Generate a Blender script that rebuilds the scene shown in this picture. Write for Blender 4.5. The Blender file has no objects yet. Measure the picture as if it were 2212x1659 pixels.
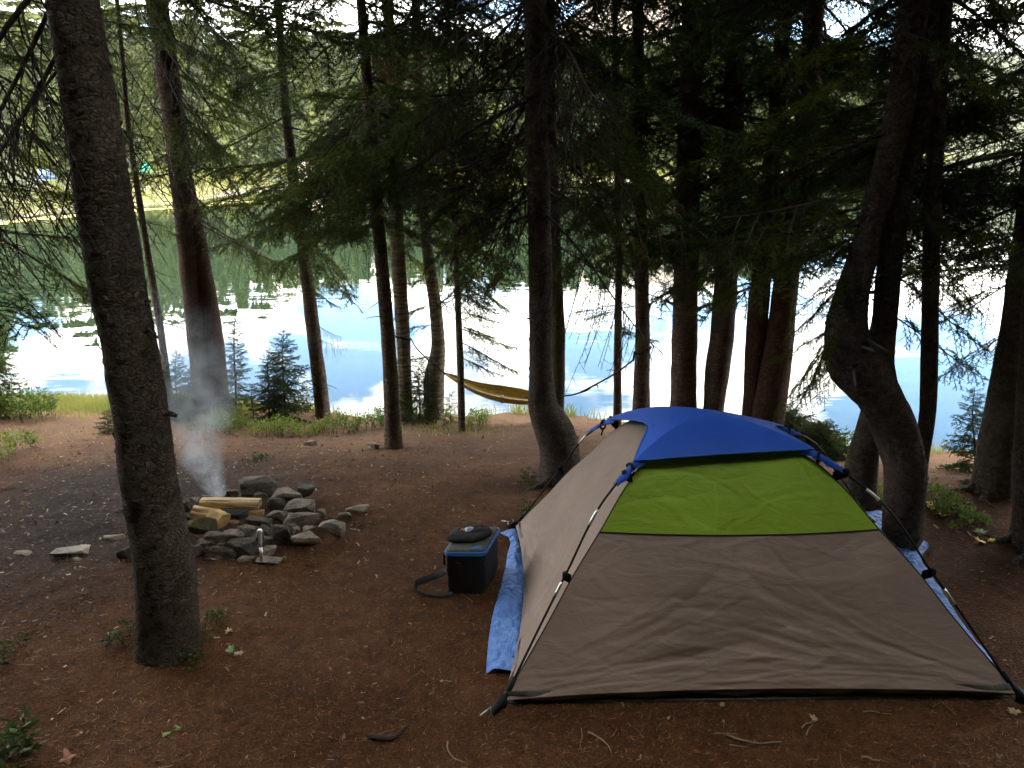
import bpy, bmesh, math, random
import numpy as np
from mathutils import Vector, Matrix, noise as mnoise

R = math.radians
random.seed(7)
rng = np.random.default_rng(11)
scene = bpy.context.scene
COL = scene.collection

# ------------------------------------------------------------------ camera
CAM_H = 2.1
PITCH = R(17.3)
FPX = 1671.0                                   # focal length for a 2212 px wide picture
cam_data = bpy.data.cameras.new('camera')
cam_data.sensor_width = 36
cam_data.lens = 36 * FPX / 2212
cam_data.clip_end = 6000
cam_data.clip_start = 0.05
cam = bpy.data.objects.new('camera', cam_data)
cam.location = (0, 0, CAM_H)
cam.rotation_euler = (R(90) - PITCH, 0, 0)
COL.objects.link(cam)
scene.camera = cam

# ------------------------------------------------------------------ sky, sun, exposure
SUN_EL, SUN_AZ = R(38), R(205)                 # azimuth clockwise from +Y: behind the viewer, a little left
SKY_STRENGTH, SUN_STRENGTH, EXPOSURE = 0.12, 2.8, 2.12
CLOUD = 25.0
world = bpy.data.worlds.new('World')
scene.world = world
world.use_nodes = True
wn, wl = world.node_tree.nodes, world.node_tree.links
wn.clear()
w_out = wn.new('ShaderNodeOutputWorld')
w_bg = wn.new('ShaderNodeBackground')
w_bg.inputs['Strength'].default_value = SKY_STRENGTH
sky = wn.new('ShaderNodeTexSky')
sky.sky_type = 'NISHITA'
sky.sun_disc = False
sky.sun_elevation = SUN_EL
sky.sun_rotation = SUN_AZ
sky.altitude = 2000
sky.dust_density = 1.0
tc = wn.new('ShaderNodeTexCoord')
sep = wn.new('ShaderNodeSeparateXYZ')
wl.new(tc.outputs['Generated'], sep.inputs[0])


def wmath(op, a, b=None):
    n = wn.new('ShaderNodeMath')
    n.operation = op
    for i, v in enumerate((a, b)):
        if v is None:
            continue
        if isinstance(v, (int, float)):
            n.inputs[i].default_value = v
        else:
            wl.new(v, n.inputs[i])
    return n.outputs[0]


zz = wmath('ADD', wmath('ABSOLUTE', sep.outputs[2]), 0.22)
comb = wn.new('ShaderNodeCombineXYZ')
wl.new(wmath('DIVIDE', sep.outputs[0], zz), comb.inputs[0])
wl.new(wmath('DIVIDE', sep.outputs[1], zz), comb.inputs[1])
cn = wn.new('ShaderNodeTexNoise')
cn.inputs['Scale'].default_value = 1.9
cn.inputs['Detail'].default_value = 9
cn.inputs['Roughness'].default_value = 0.55
mp = wn.new('ShaderNodeMapping')
mp.inputs['Location'].default_value = (3.1, 1.7, 0.4)
wl.new(comb.outputs[0], mp.inputs[0])
wl.new(mp.outputs[0], cn.inputs['Vector'])
ramp = wn.new('ShaderNodeValToRGB')
ramp.color_ramp.elements[0].color = (0.04, 0.04, 0.04, 1)
ramp.color_ramp.elements[0].position = 0.41
ramp.color_ramp.elements[1].position = 0.52
wl.new(cn.outputs[0], ramp.inputs[0])
cn2 = wn.new('ShaderNodeTexNoise')
cn2.inputs['Scale'].default_value = 3.4
cn2.inputs['Detail'].default_value = 6
wl.new(mp.outputs[0], cn2.inputs['Vector'])
cr2 = wn.new('ShaderNodeValToRGB')
cr2.color_ramp.elements[0].position = 0.33
cr2.color_ramp.elements[0].color = (CLOUD * 0.58, CLOUD * 0.59, CLOUD * 0.60, 1)
cr2.color_ramp.elements[1].position = 0.60
cr2.color_ramp.elements[1].color = (CLOUD, CLOUD * 0.96, CLOUD * 0.87, 1)
wl.new(cn2.outputs[0], cr2.inputs[0])
wmix = wn.new('ShaderNodeMix')
wmix.data_type = 'RGBA'
# gaps of blue between the clouds where the lake mirrors them
fac = ramp.outputs[0]
for hx, hy, hw, hh_ in ((40, 690, 0.060, 0.045), (150, 825, 0.05, 0.022), (770, 640, 0.055, 0.035), (790, 760, 0.10, 0.050), (735, 830, 0.06, 0.04), (1120, 680, 0.035, 0.05), (1270, 800, 0.085, 0.05), (1010, 790, 0.05, 0.03), (2030, 830, 0.11, 0.05), (2000, 930, 0.07, 0.04)):
    cx_, cy_ = (hx - 1106) / FPX, -(hy - 829.5) / FPX
    dv = Vector((cx_, math.cos(PITCH) + cy_ * math.sin(PITCH), -(-math.sin(PITCH) + cy_ * math.cos(PITCH)))).normalized()
    ax_ = wn.new('ShaderNodeVectorMath')
    ax_.operation = 'SUBTRACT'
    wl.new(tc.outputs['Generated'], ax_.inputs[0])
    ax_.inputs[1].default_value = dv
    sc_ = wn.new('ShaderNodeVectorMath')
    sc_.operation = 'MULTIPLY'
    wl.new(ax_.outputs[0], sc_.inputs[0])
    sc_.inputs[1].default_value = (0.92 / hw, 0.92 / hw, 0.92 / hh_)
    ln_ = wn.new('ShaderNodeVectorMath')
    ln_.operation = 'LENGTH'
    wl.new(sc_.outputs[0], ln_.inputs[0])
    dist_ = wmath('ADD', ln_.outputs['Value'], wmath('MULTIPLY', wmath('SUBTRACT', cn2.outputs[0], 0.5), 4.5))
    hole = wmath('SUBTRACT', 1.15, dist_)
    hole.node.use_clamp = True
    fac = wmath('SUBTRACT', fac, wmath('MULTIPLY', hole, 1.3))
    fac.node.use_clamp = True
wl.new(fac, wmix.inputs[0])
sky_b = wn.new('ShaderNodeVectorMath')
sky_b.operation = 'MULTIPLY'
wl.new(sky.outputs[0], sky_b.inputs[0])
sky_b.inputs[1].default_value = (1.45, 1.8, 2.0)
wl.new(sky_b.outputs[0], wmix.inputs[6])
wl.new(cr2.outputs[0], wmix.inputs[7])
wl.new(wmix.outputs[2], w_bg.inputs[0])
wl.new(w_bg.outputs[0], w_out.inputs[0])

sd = bpy.data.lights.new('sun', 'SUN')
sd.energy = SUN_STRENGTH
sd.angle = R(10)
sd.color = (1.0, 0.93, 0.82)
sun = bpy.data.objects.new('sun', sd)
sun_dir = Vector((math.sin(SUN_AZ) * math.cos(SUN_EL), math.cos(SUN_AZ) * math.cos(SUN_EL), math.sin(SUN_EL)))
sun.rotation_euler = sun_dir.to_track_quat('Z', 'Y').to_euler()
sun.location = (0, 0, 60)
COL.objects.link(sun)

vs = scene.view_settings
vs.view_transform = 'Standard'
vs.look = 'None'
vs.exposure = EXPOSURE
vs.gamma = 1
vs.use_curve_mapping = False
scene.cycles.max_bounces = 5
scene.cycles.diffuse_bounces = 2
scene.cycles.glossy_bounces = 2
scene.cycles.transparent_max_bounces = 4
scene.cycles.volume_bounces = 1
scene.cycles.volume_step_rate = 1.0
scene.cycles.caustics_reflective = False
scene.cycles.caustics_refractive = False
scene.cycles.use_denoising = True

# ------------------------------------------------------------------ helpers: places
CP, SP = math.cos(PITCH), math.sin(PITCH)


def ray(px, py):
    cx, cy = (px - 1106) / FPX, -(py - 829.5) / FPX
    return np.array([cx, CP + cy * SP, -SP + cy * CP])


def at(px, py, Y):
    """the point of the place seen at px, py that stands Y metres ahead"""
    d = ray(px, py)
    return np.array([0, 0, CAM_H]) + d * (Y / d[1])


def zdepth(p):
    return p[1] * CP - (p[2] - CAM_H) * SP


WATER = -0.85
LIP = [(-40, 7.8), (-9, 7.8), (-5, 7.75), (-2, 7.45), (0, 7.2), (0.7, 7.05), (2.2, 6.75), (4.0, 6.15), (6, 5.9), (40, 5.9)]
LX, LY = zip(*LIP)


def smooth(t):
    t = np.clip(t, 0, 1)
    return t * t * (3 - 2 * t)


def ylip(x):
    return np.interp(x, LX, LY) + 0.10 * np.sin(x * 1.7 + 0.6) + 0.05 * np.sin(x * 5.1)


def ground_base(x, y):
    x = np.asarray(x, float)
    y = np.asarray(y, float)
    yl = ylip(x)
    z = -0.5 * smooth((y - 4.2) / (yl - 4.2 + 0.35)) ** 1.0
    z = z - 0.012 * np.clip(y - yl + 0.3, 0, 9)
    z = z - 0.75 * smooth((y - yl - 0.02) / 0.55)
    z = z + 0.025 * np.sin(x * 1.3 + 1) * np.sin(y * 1.1) * np.clip((np.abs(x - 1) + np.abs(y - 3.3) - 1.6) / 2, 0, 1)
    return z


xs = np.concatenate([np.linspace(-26, -7, 60, endpoint=False), np.linspace(-7, 7, 500, endpoint=False), np.linspace(7, 26, 60)])
ys = np.concatenate([np.linspace(-14, 1.2, 40, endpoint=False), np.linspace(1.2, 8.6, 300, endpoint=False), np.linspace(8.6, 12, 30)])
X, Y = np.meshgrid(xs, ys)
Z = ground_base(X, Y)


def vnoise(X, Y, s, seed=0.0):
    out = np.empty(X.size)
    for i, (a, c) in enumerate(zip(X.ravel(), Y.ravel())):
        out[i] = mnoise.noise((a * s, c * s, seed))
    return out.reshape(X.shape)


near = (np.abs(X) < 7.5) & (Y > 1)
Z = Z + near * (0.018 * vnoise(X, Y, 2.1, 3.3) + 0.010 * vnoise(X, Y, 7.0, 8.1) + 0.006 * vnoise(X, Y, 24.0, 1.1))
tent_flat = smooth(1 - np.maximum(np.abs(X - 1.0) - 1.25, np.abs(Y - 3.25) - 1.0) / 0.3)
Z = Z * (1 - tent_flat * 0.75)


def ground(x, y):
    """height of the built ground sheet (bilinear)"""
    x = np.asarray(x, float)
    y = np.asarray(y, float)
    i = np.clip(np.searchsorted(xs, x) - 1, 0, len(xs) - 2)
    j = np.clip(np.searchsorted(ys, y) - 1, 0, len(ys) - 2)
    u = np.clip((x - xs[i]) / (xs[i + 1] - xs[i]), 0, 1)
    v = np.clip((y - ys[j]) / (ys[j + 1] - ys[j]), 0, 1)
    return (Z[j, i] * (1 - u) + Z[j, i + 1] * u) * (1 - v) + (Z[j + 1, i] * (1 - u) + Z[j + 1, i + 1] * u) * v


def gpt(px, py):
    d = ray(px, py)
    t = 0.5
    for _ in range(4000):
        p = np.array([0, 0, CAM_H]) + d * t
        if p[2] <= float(ground(p[0], p[1])):
            break
        t += 0.004
    return p


def gz(x, y):
    return float(ground(x, y))


def gland(px, py, back=0.14):
    """like gpt, but kept on the bank when the row points past its lip"""
    p = gpt(px, py)
    lim = float(ylip(p[0])) - back
    if p[1] > lim:
        d = ray(px, py)
        x = d[0] * lim / d[1]
        p = np.array([x, lim, gz(x, lim)])
    return p


# ------------------------------------------------------------------ helpers: objects
def tag(o, label=None, cat=None, group=None, kind=None):
    if label:
        o['label'] = label
    if cat:
        o['category'] = cat
    if group:
        o['group'] = group
    if kind:
        o['kind'] = kind
    return o


def empty(name, loc, label=None, cat=None, group=None):
    o = bpy.data.objects.new(name, None)
    o.empty_display_size = 0.1
    o.location = tuple(loc)
    COL.objects.link(o)
    return tag(o, label, cat, group)


def link(name, me, mat=None, parent=None, loc=(0, 0, 0), smooth_=False):
    if mat is not None and not me.materials:
        me.materials.append(mat)
    o = bpy.data.objects.new(name, me)
    o.location = tuple(loc)
    if parent is not None:
        o.parent = parent
    COL.objects.link(o)
    return o


def np_mesh(name, verts, faces, smooth_=True):
    """faces: array (n,3) or (n,4), or a list of such arrays"""
    me = bpy.data.meshes.new(name)
    verts = np.asarray(verts, np.float32)
    if isinstance(faces, np.ndarray):
        faces = [faces]
    faces = [np.asarray(f, np.int32) for f in faces if len(f)]
    me.vertices.add(len(verts))
    me.vertices.foreach_set('co', verts.ravel())
    nl = sum(f.size for f in faces)
    npoly = sum(len(f) for f in faces)
    me.loops.add(nl)
    me.polygons.add(npoly)
    me.loops.foreach_set('vertex_index', np.concatenate([f.ravel() for f in faces]))
    starts, s = [], 0
    for f in faces:
        k = f.shape[1]
        starts.append(s + np.arange(len(f)) * k)
        s += f.size
    me.polygons.foreach_set('loop_start', np.concatenate(starts).astype(np.int32))
    if smooth_:
        me.polygons.foreach_set('use_smooth', np.ones(npoly, bool))
    me.update(calc_edges=True)
    me.validate()
    return me


class MB:
    def __init__(s):
        s.v, s.f3, s.f4, s.n = [], [], [], 0

    def add(s, v, f3=None, f4=None):
        v = np.asarray(v, float)
        s.v.append(v)
        if f3 is not None and len(f3):
            s.f3.append(np.asarray(f3, int) + s.n)
        if f4 is not None and len(f4):
            s.f4.append(np.asarray(f4, int) + s.n)
        s.n += len(v)

    def tube(s, pts, rad, seg=6, cap=True):
        pts = np.asarray(pts, float)
        n = len(pts)
        rad = np.broadcast_to(np.asarray(rad, float), (n,))
        tan = np.gradient(pts, axis=0)
        tan /= np.linalg.norm(tan, axis=1)[:, None] + 1e-9
        ref = np.array([0, 0, 1.0]) if abs(tan[0][2]) < 0.9 else np.array([1.0, 0, 0])
        a = np.cross(tan, ref)
        a /= np.linalg.norm(a, axis=1)[:, None] + 1e-9
        b = np.cross(tan, a)
        ang = np.arange(seg) * 2 * math.pi / seg
        ring = pts[:, None, :] + rad[:, None, None] * (np.cos(ang)[None, :, None] * a[:, None, :] + np.sin(ang)[None, :, None] * b[:, None, :])
        v = ring.reshape(-1, 3)
        i, j = np.meshgrid(np.arange(n - 1), np.arange(seg), indexing='ij')
        j2 = (j + 1) % seg
        f4 = np.stack([i * seg + j, i * seg + j2, (i + 1) * seg + j2, (i + 1) * seg + j], -1).reshape(-1, 4)
        f3 = []
        if cap:
            v = np.vstack([v, pts[0], pts[-1]])
            k = n * seg
            for q in range(seg):
                f3.append((k, (q + 1) % seg, q))
                f3.append((k + 1, (n - 1) * seg + q, (n - 1) * seg + (q + 1) % seg))
        s.add(v, f3, f4)

    def grid(s, P):
        P = np.asarray(P, float)
        n, m = P.shape[:2]
        i, j = np.meshgrid(np.arange(n - 1), np.arange(m - 1), indexing='ij')
        f4 = np.stack([i * m + j, i * m + j + 1, (i + 1) * m + j + 1, (i + 1) * m + j], -1).reshape(-1, 4)
        s.add(P.reshape(-1, 3), None, f4)

    def box(s, c, size, rot=None):
        h = np.array(size, float) / 2
        v = np.array([[x, y, z] for x in (-1, 1) for y in (-1, 1) for z in (-1, 1)], float) * h
        if rot is not None:
            v = v @ np.array(rot).T
        s.add(v + np.array(c, float), None, [(0, 1, 3, 2), (4, 6, 7, 5), (0, 4, 5, 1), (2, 3, 7, 6), (0, 2, 6, 4), (1, 5, 7, 3)])

    def mesh(s, name, smooth_=True):
        fs = []
        if s.f3:
            fs.append(np.vstack(s.f3))
        if s.f4:
            fs.append(np.vstack(s.f4))
        return np_mesh(name, np.vstack(s.v), fs, smooth_)

    def build(s, name, mat, parent=None, loc=(0, 0, 0), smooth_=True):
        return link(name, s.mesh(name, smooth_), mat, parent, loc)


def catmull(pts, n):
    """smooth curve through unevenly spaced points"""
    pts = np.asarray(pts, float)
    d = np.concatenate([[0], np.cumsum(np.linalg.norm(np.diff(pts[:, :3], axis=0), axis=1) + 1e-9)])
    sl = np.diff(pts, axis=0) / np.diff(d)[:, None]
    m = np.vstack([sl[0], (sl[:-1] * np.diff(d)[1:, None] + sl[1:] * np.diff(d)[:-1, None]) / (d[2:] - d[:-2])[:, None], sl[-1]]) if len(pts) > 2 else np.vstack([sl[0], sl[0]])
    t = np.linspace(0, d[-1], n)
    i = np.clip(np.searchsorted(d, t) - 1, 0, len(pts) - 2)
    h = (d[i + 1] - d[i])[:, None]
    u = ((t - d[i])[:, None]) / h
    return (2 * u ** 3 - 3 * u ** 2 + 1) * pts[i] + (u ** 3 - 2 * u ** 2 + u) * h * m[i] + (-2 * u ** 3 + 3 * u ** 2) * pts[i + 1] + (u ** 3 - u ** 2) * h * m[i + 1]


def rotz(a):
    c, s = math.cos(a), math.sin(a)
    return np.array([[c, -s, 0], [s, c, 0], [0, 0, 1]])


# ------------------------------------------------------------------ materials
def mat_new(name):
    m = bpy.data.materials.new(name)
    m.use_nodes = True
    nt = m.node_tree
    return m, nt.nodes, nt.links, nt.nodes['Principled BSDF']


def nd(nodes, links, typ, ins=None, **props):
    n = nodes.new(typ)
    for k, v in props.items():
        setattr(n, k, v)
    for k, v in (ins or {}).items():
        if hasattr(v, 'is_linked'):
            links.new(v, n.inputs[k])
        else:
            n.inputs[k].default_value = v
    return n


def rampn(nodes, links, fac, stops):
    r = nodes.new('ShaderNodeValToRGB')
    els = r.color_ramp.elements
    while len(els) < len(stops):
        els.new(0.5)
    for e, (p, c) in zip(els, stops):
        e.position = p
        e.color = (*c, 1) if len(c) == 3 else c
    links.new(fac, r.inputs[0])
    return r.outputs[0]


def mixc(nodes, links, fac, a, b, mode='MIX'):
    m = nodes.new('ShaderNodeMix')
    m.data_type = 'RGBA'
    m.blend_type = mode
    for i, v in ((0, fac), (6, a), (7, b)):
        if hasattr(v, 'is_linked'):
            links.new(v, m.inputs[i])
        elif i == 0:
            m.inputs[0].default_value = v
        else:
            m.inputs[i].default_value = (*v, 1)
    return m.outputs[2]


def simple(name, color, rough=0.6, metal=0.0, noise_scale=None, var=0.25, bump=0.0, bscale=40, spec=0.5):
    m, N, L, b = mat_new(name)
    b.inputs['Roughness'].default_value = rough
    b.inputs['Metallic'].default_value = metal
    b.inputs['Specular IOR Level'].default_value = spec
    b.inputs['Base Color'].default_value = (*color, 1)
    if noise_scale:
        t = nd(N, L, 'ShaderNodeTexCoord')
        n = nd(N, L, 'ShaderNodeTexNoise', {'Vector': t.outputs['Object'], 'Scale': noise_scale, 'Detail': 5})
        c = rampn(N, L, n.outputs[0], [(0.3, [q * (1 - var) for q in color]), (0.7, [min(1, q * (1 + var)) for q in color])])
        L.new(c, b.inputs['Base Color'])
    if bump:
        t = nd(N, L, 'ShaderNodeTexCoord')
        n = nd(N, L, 'ShaderNodeTexNoise', {'Vector': t.outputs['Object'], 'Scale': bscale, 'Detail': 6})
        bp = nd(N, L, 'ShaderNodeBump', {'Height': n.outputs[0], 'Strength': bump, 'Distance': 0.01})
        L.new(bp.outputs[0], b.inputs['Normal'])
    return m


def bark(name, dark, mid, light, scale=26, stretch=(1.0, 1.0, 1.9), bands=0.0, strength=0.9):
    m, N, L, b = mat_new(name)
    b.inputs['Roughness'].default_value = 0.88
    b.inputs['Specular IOR Level'].default_value = 0.25
    t = nd(N, L, 'ShaderNodeTexCoord')
    mp_ = nd(N, L, 'ShaderNodeMapping', {'Vector': t.outputs['Object'], 'Scale': stretch})
    wob = nd(N, L, 'ShaderNodeTexNoise', {'Vector': mp_.outputs[0], 'Scale': 14.0, 'Detail': 5})
    add = nd(N, L, 'ShaderNodeVectorMath', {0: mp_.outputs[0]}, operation='ADD')
    sc = nd(N, L, 'ShaderNodeVectorMath', {0: wob.outputs[1]}, operation='SCALE')
    sc.inputs[3].default_value = 0.07
    L.new(sc.outputs[0], add.inputs[1])
    vo = nd(N, L, 'ShaderNodeTexVoronoi', {'Vector': add.outputs[0], 'Scale': scale}, feature='DISTANCE_TO_EDGE')
    vc = nd(N, L, 'ShaderNodeTexVoronoi', {'Vector': add.outputs[0], 'Scale': scale}, feature='F1')
    n1 = nd(N, L, 'ShaderNodeTexNoise', {'Vector': t.outputs['Object'], 'Scale': 70.0, 'Detail': 6, 'Roughness': 0.65})
    n2 = nd(N, L, 'ShaderNodeTexNoise', {'Vector': t.outputs['Object'], 'Scale': 4.0, 'Detail': 5, 'Roughness': 0.6})
    c1 = rampn(N, L, n2.outputs[0], [(0.3, dark), (0.52, mid), (0.75, light)])
    c2 = mixc(N, L, 0.5, c1, rampn(N, L, vc.outputs['Color'], [(0.2, [q * 0.6 for q in mid]), (0.9, light)]), 'MIX')
    c3 = mixc(N, L, 0.65, c2, rampn(N, L, n1.outputs[0], [(0.32, (0.25, 0.25, 0.25)), (0.68, (1, 1, 1))]), 'MULTIPLY')
    edge = rampn(N, L, vo.outputs[0], [(0.0, (0.45, 0.43, 0.42)), (0.12, (1, 1, 1))])
    c4 = mixc(N, L, 0.55, c3, edge, 'MULTIPLY')
    if bands:
        mb_ = nd(N, L, 'ShaderNodeMapping', {'Vector': t.outputs['Object'], 'Scale': (6, 6, 55)})
        nb = nd(N, L, 'ShaderNodeTexNoise', {'Vector': mb_.outputs[0], 'Scale': 1.0, 'Detail': 3})
        c4 = mixc(N, L, bands, c4, rampn(N, L, nb.outputs[0], [(0.42, (0.3, 0.27, 0.25)), (0.56, (1, 1, 1))]), 'MULTIPLY')
    L.new(c4, b.inputs['Base Color'])
    h1 = rampn(N, L, vo.outputs[0], [(0.0, (0, 0, 0)), (0.16, (1, 1, 1))])
    hh = mixc(N, L, 0.45, h1, n1.outputs[0])
    bp = nd(N, L, 'ShaderNodeBump', {'Height': hh, 'Strength': strength, 'Distance': 0.012})
    L.new(bp.outputs[0], b.inputs['Normal'])
    return m


def foliage(name, dark, light, transl=0.35, scale=2.2, tint=None):
    m, N, L, b = mat_new(name)
    b.inputs['Roughness'].default_value = 0.55
    b.inputs['Specular IOR Level'].default_value = 0.3
    g = nd(N, L, 'ShaderNodeNewGeometry')
    oi = nd(N, L, 'ShaderNodeObjectInfo')
    n = nd(N, L, 'ShaderNodeTexNoise', {'Vector': g.outputs['Position'], 'Scale': scale, 'Detail': 3})
    a1 = nd(N, L, 'ShaderNodeMath', {0: n.outputs[0], 1: 0.55}, operation='MULTIPLY')
    a2 = nd(N, L, 'ShaderNodeMath', {0: oi.outputs['Random'], 1: 0.3, 2: a1.outputs[0]}, operation='MULTIPLY_ADD')
    a3 = nd(N, L, 'ShaderNodeMath', {0: g.outputs['Random Per Island'], 1: 0.25, 2: a2.outputs[0]}, operation='MULTIPLY_ADD')
    stops = [(0.3, dark), (0.75, light)]
    if tint:
        stops.append((0.93, tint))
    c = rampn(N, L, a3.outputs[0], stops)
    L.new(c, b.inputs['Base Color'])
    tr = nd(N, L, 'ShaderNodeBsdfTranslucent', {'Color': c})
    mx = nd(N, L, 'ShaderNodeMixShader', {0: transl, 1: b.outputs[0], 2: tr.outputs[0]})
    L.new(mx.outputs[0], N['Material Output'].inputs[0])
    return m


M = {}
M['bark_grey'] = bark('bark_grey', (0.042, 0.031, 0.024), (0.125, 0.092, 0.070), (0.22, 0.175, 0.14), 42, (1.0, 1.0, 1.35))
M['bark_red'] = bark('bark_red', (0.040, 0.020, 0.013), (0.115, 0.058, 0.037), (0.18, 0.10, 0.068), 34)
M['bark_pale'] = bark('bark_pale', (0.16, 0.125, 0.085), (0.40, 0.32, 0.22), (0.58, 0.49, 0.37), 24, (1, 1, 2.6), 0.75)
M['bark_mid'] = bark('bark_mid', (0.07, 0.048, 0.034), (0.20, 0.14, 0.10), (0.32, 0.24, 0.18), 28, (1, 1, 2.2), 0.45)
M['wood_raw'] = simple('orange_heartwood', (0.42, 0.15, 0.04), 0.7, noise_scale=40)
M['twig'] = simple('twig_bark', (0.040, 0.026, 0.018), 0.9, noise_scale=8, var=0.5)
M['twig_grey'] = simple('grey_twig_bark', (0.14, 0.115, 0.09), 0.9, noise_scale=8, var=0.4)
M['needle'] = foliage('spruce_needles', (0.020, 0.046, 0.009), (0.090, 0.125, 0.016), 0.5, 2.0, (0.24, 0.19, 0.02))
M['needle_lit'] = foliage('lit_spruce_needles', (0.045, 0.085, 0.014), (0.17, 0.20, 0.025), 0.5, 2.5)  # yellower, lighter copy of the needles, light painted into the colour
M['needle_blue'] = foliage('blue_green_needles', (0.022, 0.046, 0.010), (0.085, 0.115, 0.022), 0.45, 3.0)
M['needle_dead'] = foliage('dead_needles', (0.16, 0.055, 0.012), (0.30, 0.13, 0.03), 0.3, 3.0)
M['far_needle'] = foliage('far_spruce_foliage', (0.022, 0.042, 0.010), (0.085, 0.10, 0.016), 0.3, 0.12, (0.16, 0.14, 0.022))
M['leaf_green'] = foliage('shrub_leaves', (0.055, 0.11, 0.018), (0.22, 0.27, 0.04), 0.5, 4.0)
M['leaf_dark'] = foliage('dark_plant_leaves', (0.025, 0.05, 0.012), (0.085, 0.115, 0.02), 0.35, 5.0)
M['leaf_yellow'] = foliage('yellow_leaves', (0.30, 0.22, 0.02), (0.50, 0.36, 0.02), 0.4, 8.0)
M['grass'] = foliage('grass_blades', (0.12, 0.17, 0.03), (0.34, 0.32, 0.09), 0.5, 2.0)


def ground_mat():
    m, N, L, b = mat_new('forest_floor')
    b.inputs['Roughness'].default_value = 0.95
    b.inputs['Specular IOR Level'].default_value = 0.15
    g = nd(N, L, 'ShaderNodeNewGeometry')
    p = g.outputs['Position']
    big = nd(N, L, 'ShaderNodeTexNoise', {'Vector': p, 'Scale': 0.9, 'Detail': 6, 'Roughness': 0.6})
    mid = nd(N, L, 'ShaderNodeTexNoise', {'Vector': p, 'Scale': 14, 'Detail': 8, 'Roughness': 0.7})
    fine = nd(N, L, 'ShaderNodeTexNoise', {'Vector': p, 'Scale': 130, 'Detail': 5, 'Roughness': 0.7})
    vor = nd(N, L, 'ShaderNodeTexVoronoi', {'Vector': p, 'Scale': 95, 'Randomness': 1.0}, feature='F1')
    c1 = rampn(N, L, big.outputs[0], [(0.3, (0.062, 0.027, 0.0105)), (0.5, (0.105, 0.047, 0.018)), (0.7, (0.155, 0.075, 0.031))])
    c2 = mixc(N, L, 0.8, c1, rampn(N, L, mid.outputs[0], [(0.3, (0.45, 0.42, 0.40)), (0.7, (1.35, 1.3, 1.25))]), 'MULTIPLY')
    c3 = mixc(N, L, 0.8, c2, rampn(N, L, fine.outputs[0], [(0.32, (0.35, 0.33, 0.3)), (0.66, (1.5, 1.45, 1.4))]), 'MULTIPLY')
    # pale dry dirt towards the bank, with light from the lake painted in
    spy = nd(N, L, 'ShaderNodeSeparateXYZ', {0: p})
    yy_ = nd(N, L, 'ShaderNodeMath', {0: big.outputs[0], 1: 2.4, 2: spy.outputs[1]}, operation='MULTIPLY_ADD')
    lit_dirt = nd(N, L, 'ShaderNodeMapRange', {0: yy_.outputs[0], 1: 5.6, 2: 8.2, 3: 0.0, 4: 0.6})
    c3 = mixc(N, L, lit_dirt.outputs[0], c3, (0.27, 0.165, 0.10))
    # ash and soot round the fire
    sx = nd(N, L, 'ShaderNodeVectorMath', {0: p}, operation='DISTANCE')
    sx.inputs[1].default_value = (-2.35, 4.25, 0)
    sadd = nd(N, L, 'ShaderNodeMath', {0: mid.outputs[0], 1: 0.9, 2: sx.outputs['Value']}, operation='MULTIPLY_ADD')
    sf = nd(N, L, 'ShaderNodeMapRange', {0: sadd.outputs[0], 1: 0.95, 2: 1.75, 3: 0.85, 4: 0.0}).outputs[0]
    c4 = mixc(N, L, sf, c3, (0.028, 0.024, 0.023))
    L.new(c4, b.inputs['Base Color'])
    hsum = nd(N, L, 'ShaderNodeMath', {0: mid.outputs[0], 1: 1.6, 2: fine.outputs[0]}, operation='MULTIPLY_ADD')
    hs2 = nd(N, L, 'ShaderNodeMath', {0: vor.outputs['Distance'], 1: 0.8, 2: hsum.outputs[0]}, operation='MULTIPLY_ADD')
    bp = nd(N, L, 'ShaderNodeBump', {'Height': hs2.outputs[0], 'Strength': 0.9, 'Distance': 0.012})
    L.new(bp.outputs[0], b.inputs['Normal'])
    return m


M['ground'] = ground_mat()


def litter_mat(name, stops):
    m, N, L, b = mat_new(name)
    b.inputs['Roughness'].default_value = 0.8
    b.inputs['Specular IOR Level'].default_value = 0.3
    g = nd(N, L, 'ShaderNodeNewGeometry')
    L.new(rampn(N, L, g.outputs['Random Per Island'], stops), b.inputs['Base Color'])
    return m


M['litter'] = litter_mat('needle_litter', [(0.0, (0.035, 0.015, 0.007)), (0.55, (0.11, 0.045, 0.018)), (0.88, (0.19, 0.088, 0.038)), (1.0, (0.34, 0.20, 0.11))])
M['chips'] = litter_mat('wood_chips', [(0.0, (0.05, 0.028, 0.015)), (0.6, (0.14, 0.08, 0.042)), (0.9, (0.26, 0.17, 0.10)), (1.0, (0.50, 0.38, 0.26))])

# ------------------------------------------------------------------ the near ground
b_ = MB()
b_.grid(np.stack([X, Y, Z], -1))
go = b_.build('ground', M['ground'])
tag(go, kind='structure')

# ------------------------------------------------------------------ the lake
LAKE = [(-60, 18), (-30, 22), (-22, 26), (-18.9, 29), (-20.4, 36), (-17, 41), (-16, 50), (-14.5, 57), (-8, 60), (-0.2, 60.6), (12, 66), (25, 75), (45, 92), (70, 125), (105, 192), (150, 260), (400, 330)]
LKX = [p[0] for p in LAKE]
wb = MB()
v = [(-400, -60, WATER), (700, -60, WATER), (700, 420, WATER), (-400, 420, WATER)]
wb.add(v, None, [(0, 1, 2, 3)])


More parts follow.
